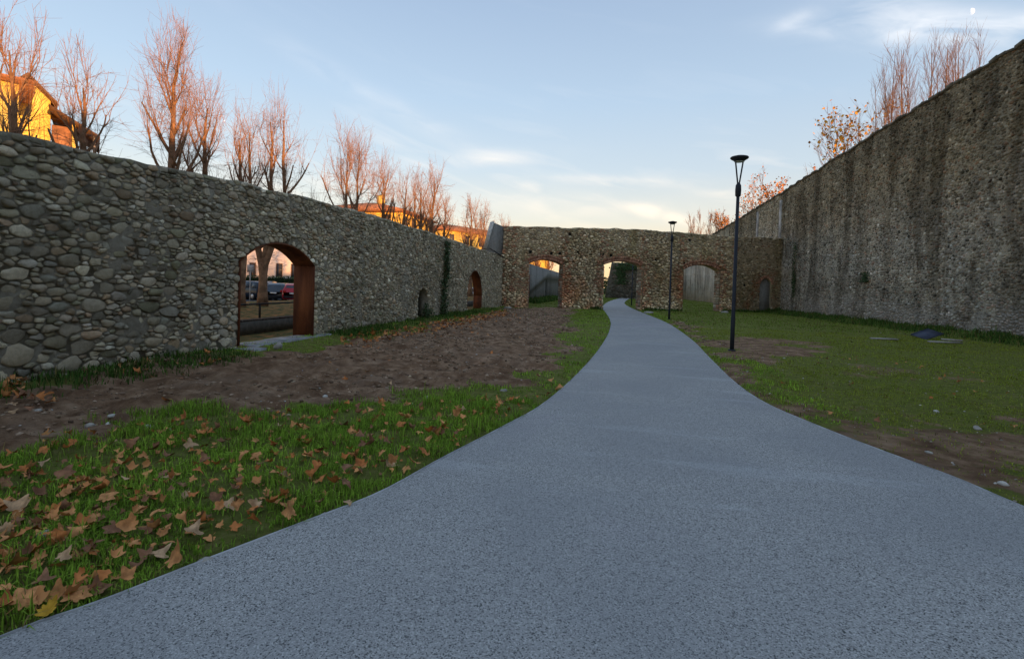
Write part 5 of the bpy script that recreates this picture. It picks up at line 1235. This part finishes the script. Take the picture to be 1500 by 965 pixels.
PEB = [(163, 617, .10, 1, 'white pebble in front, brightest of the stones on the soil at the left'), (158, 627, .07, 1, 'small white pebble touching the brightest one'), (132, 628, .12, 0, 'flat grey pebble left of the white pebbles'), (219, 633, .14, 1, 'pale angular stone at the edge of the grass'),
       (246, 635, .10, 0, 'brownish stone right of the pale angular one'), (56, 613, .10, 0, 'grey stone lying alone on the bare soil at the left'), (66, 783, .10, 0, 'round grey pebble half sunk in the grass near the left edge'), (476, 583, .10, 1, 'flat pale stone on the far part of the soil'),
       (626, 583, .09, 1, 'white stone near the grass edge below the soil'), (738, 572, .12, 0, 'flat stone on the soil next to the path verge'), (302, 822, .10, 0, 'grey green pebble beside the path edge among leaves'), (475, 754, .11, 0, 'smooth pale pebble near the path edge in the grass'),
       (1371, 607, .10, 1, 'white pebble on the worn lawn on the right'), (1360, 664, .08, 1, 'small white pebble on the bare ground near the path at right'), (1470, 710, .09, 1, 'white pebble closest to the right picture edge'), (1432, 630, .13, 0, 'broken pale stone on the worn lawn below the rampart')]
for k, (x, y, s_, w_, lab) in enumerate(PEB):
    g = onground(x, y); v, f = rock((g.x, g.y), s_, .55, 500+k); o = MB().add(v, f).build('loose_stone', M_PEBW if w_ else M_PEB, None, None, True, (g.x, g.y, 0)); tag(o, lab, 'stone')
bm = bmesh.new(); bmesh.ops.create_icosphere(bm, subdivisions=1, radius=1); IV = np.array([tuple(q.co) for q in bm.verts]); IF = np.array([[q.index for q in p.verts] for p in bm.faces]); bm.free()
def crumbs(m, k, lo, hi, smin, smax, cols, accept):
    P = RNG.uniform(lo, hi, (k, 2)); P = P[inview(P, 0) & (sdf(P, PATHPOLY) > .06)]; P = P[RNG.random(len(P)) < accept(P)]; k = len(P)
    s_ = (smin+(smax-smin)*RNG.random(k)**3)*(1+.03*P[:, 1]); V = IV[None]*RNG.uniform(.6, 1.15, (k, 12, 1))*np.stack([s_, s_*.8, s_*.55], -1)[:, None]/2
    a = RNG.uniform(0, 6.28, k); c_, q_ = np.cos(a)[:, None], np.sin(a)[:, None]; V = np.stack([V[..., 0]*c_-V[..., 1]*q_, V[..., 0]*q_+V[..., 1]*c_, V[..., 2]], -1)+np.c_[P, zat(P)+s_*.1][:, None]
    m.add(V.reshape(-1, 3), (IF[None]+(np.arange(k)*12)[:, None, None]).reshape(-1, 3), None, np.repeat(palette(k, cols, [3, 2, 1], .2), 12, 0))
m = MB()
crumbs(m, 22000, (-8.2, 3), (2, 16), .012, .075, [(.24, .165, .11), (.16, .105, .07), (.36, .265, .185)], lambda P: soilmask(P)*smooth(.35, .65, fbm(P[:, 0]*1.2, P[:, 1]*1.2, 131, 3)))
crumbs(m, 9000, (-8.2, 16), (3, 34), .03, .10, [(.24, .165, .11), (.16, .105, .07), (.36, .265, .185)], lambda P: soilmask(P)*.7)
m.build('soil_clods', plain('soil_clods', (.2, .14, .1), .95, .2, 20, 60, .4, .01, 0, True), None, 'stuff')
m = MB()
crumbs(m, 2600, (-8.2, 3), (12.5, 30), .012, .05, [(.34, .31, .27), (.22, .20, .17), (.50, .47, .42)], lambda P: soilmask(P)*.75+.08)
crumbs(m, 6000, (1.5, 3), (12.5, 14), .008, .035, [(.30, .26, .20), (.15, .10, .06), (.46, .43, .37)], lambda P: .25+soilmask(P)*.75)
m.build('gravel', plain('gravel', (.4, .37, .33), .9, .2, 20, 0, 0, 0, 0, True), None, 'stuff')

# dark sheet, planks and rubble by the rampart
M_SHEET = plain('slate_grey_sheet', (.055, .065, .095), .5, .25, 3, 30, .15)
g = onground(1358, 496); t = thing('metal_sheet', 'dark blue grey sheet lying tilted in the grass at the foot of the rampart', 'sheet', (g.x, g.y, 0))
Rm = np.array(Matrix.Rotation(.35, 3, 'Z')@Matrix.Rotation(-.30, 3, 'Y')@Matrix.Rotation(.22, 3, 'X')); m = MB(); m.box((g.x, g.y, .17), (.80, .62, .03), Rm); m.build('sheet_panel', M_SHEET, t)
m = MB(); m.box((g.x, g.y, .172)+Rm@np.array([0, .305, 0]), (.81, .025, .06), Rm); m.build('folded_edge', M_SHEET, t)
for x, y, L_, a_, lab in ((1384, 503, 1.1, .2, 'pale weathered board in front of the dark sheet'), (1295, 498, .9, .1, 'short pale board lying in the grass left of the dark sheet'), (1394, 500, .6, -.3, 'broken whitish board end right of the dark sheet')):
    q = onground(x, y); o = MB().box((q.x, q.y, float(zat(np.array([(q.x, q.y)]))[0])+.045), (L_, .16, .035), rotz(a_)@np.array(Matrix.Rotation(.12, 3, 'X'))).build('board', M_PEB, None, None, False, (q.x, q.y, 0)); tag(o, lab, 'board')
for k, (x, y, lab) in enumerate([(951, 459, 'pale stone block at the foot of the pier right of the path'), (1062, 458.5, 'flat pale block at the foot of the right arch pier'), (744, 452, 'rubble block at the foot of the corner pier, left of the drain hoop')]):
    q = onground(x, y); v, f = rock((q.x, q.y), .8, .3, 900+k); o = MB().add(v, f).build('stone_block', M_PEB, None, None, False, (q.x, q.y, 0)); tag(o, lab, 'stone')
m = MB(); q = LW.f(d0+.48, 0, .62); v, f = rock(q[:2], .30, .7, 950); o = MB().add(v, f).build('stone_block', M_PEB, None, None, False, (q[0], q[1], 0)); tag(o, 'rough brown stone block at the left end of the archway threshold', 'stone')
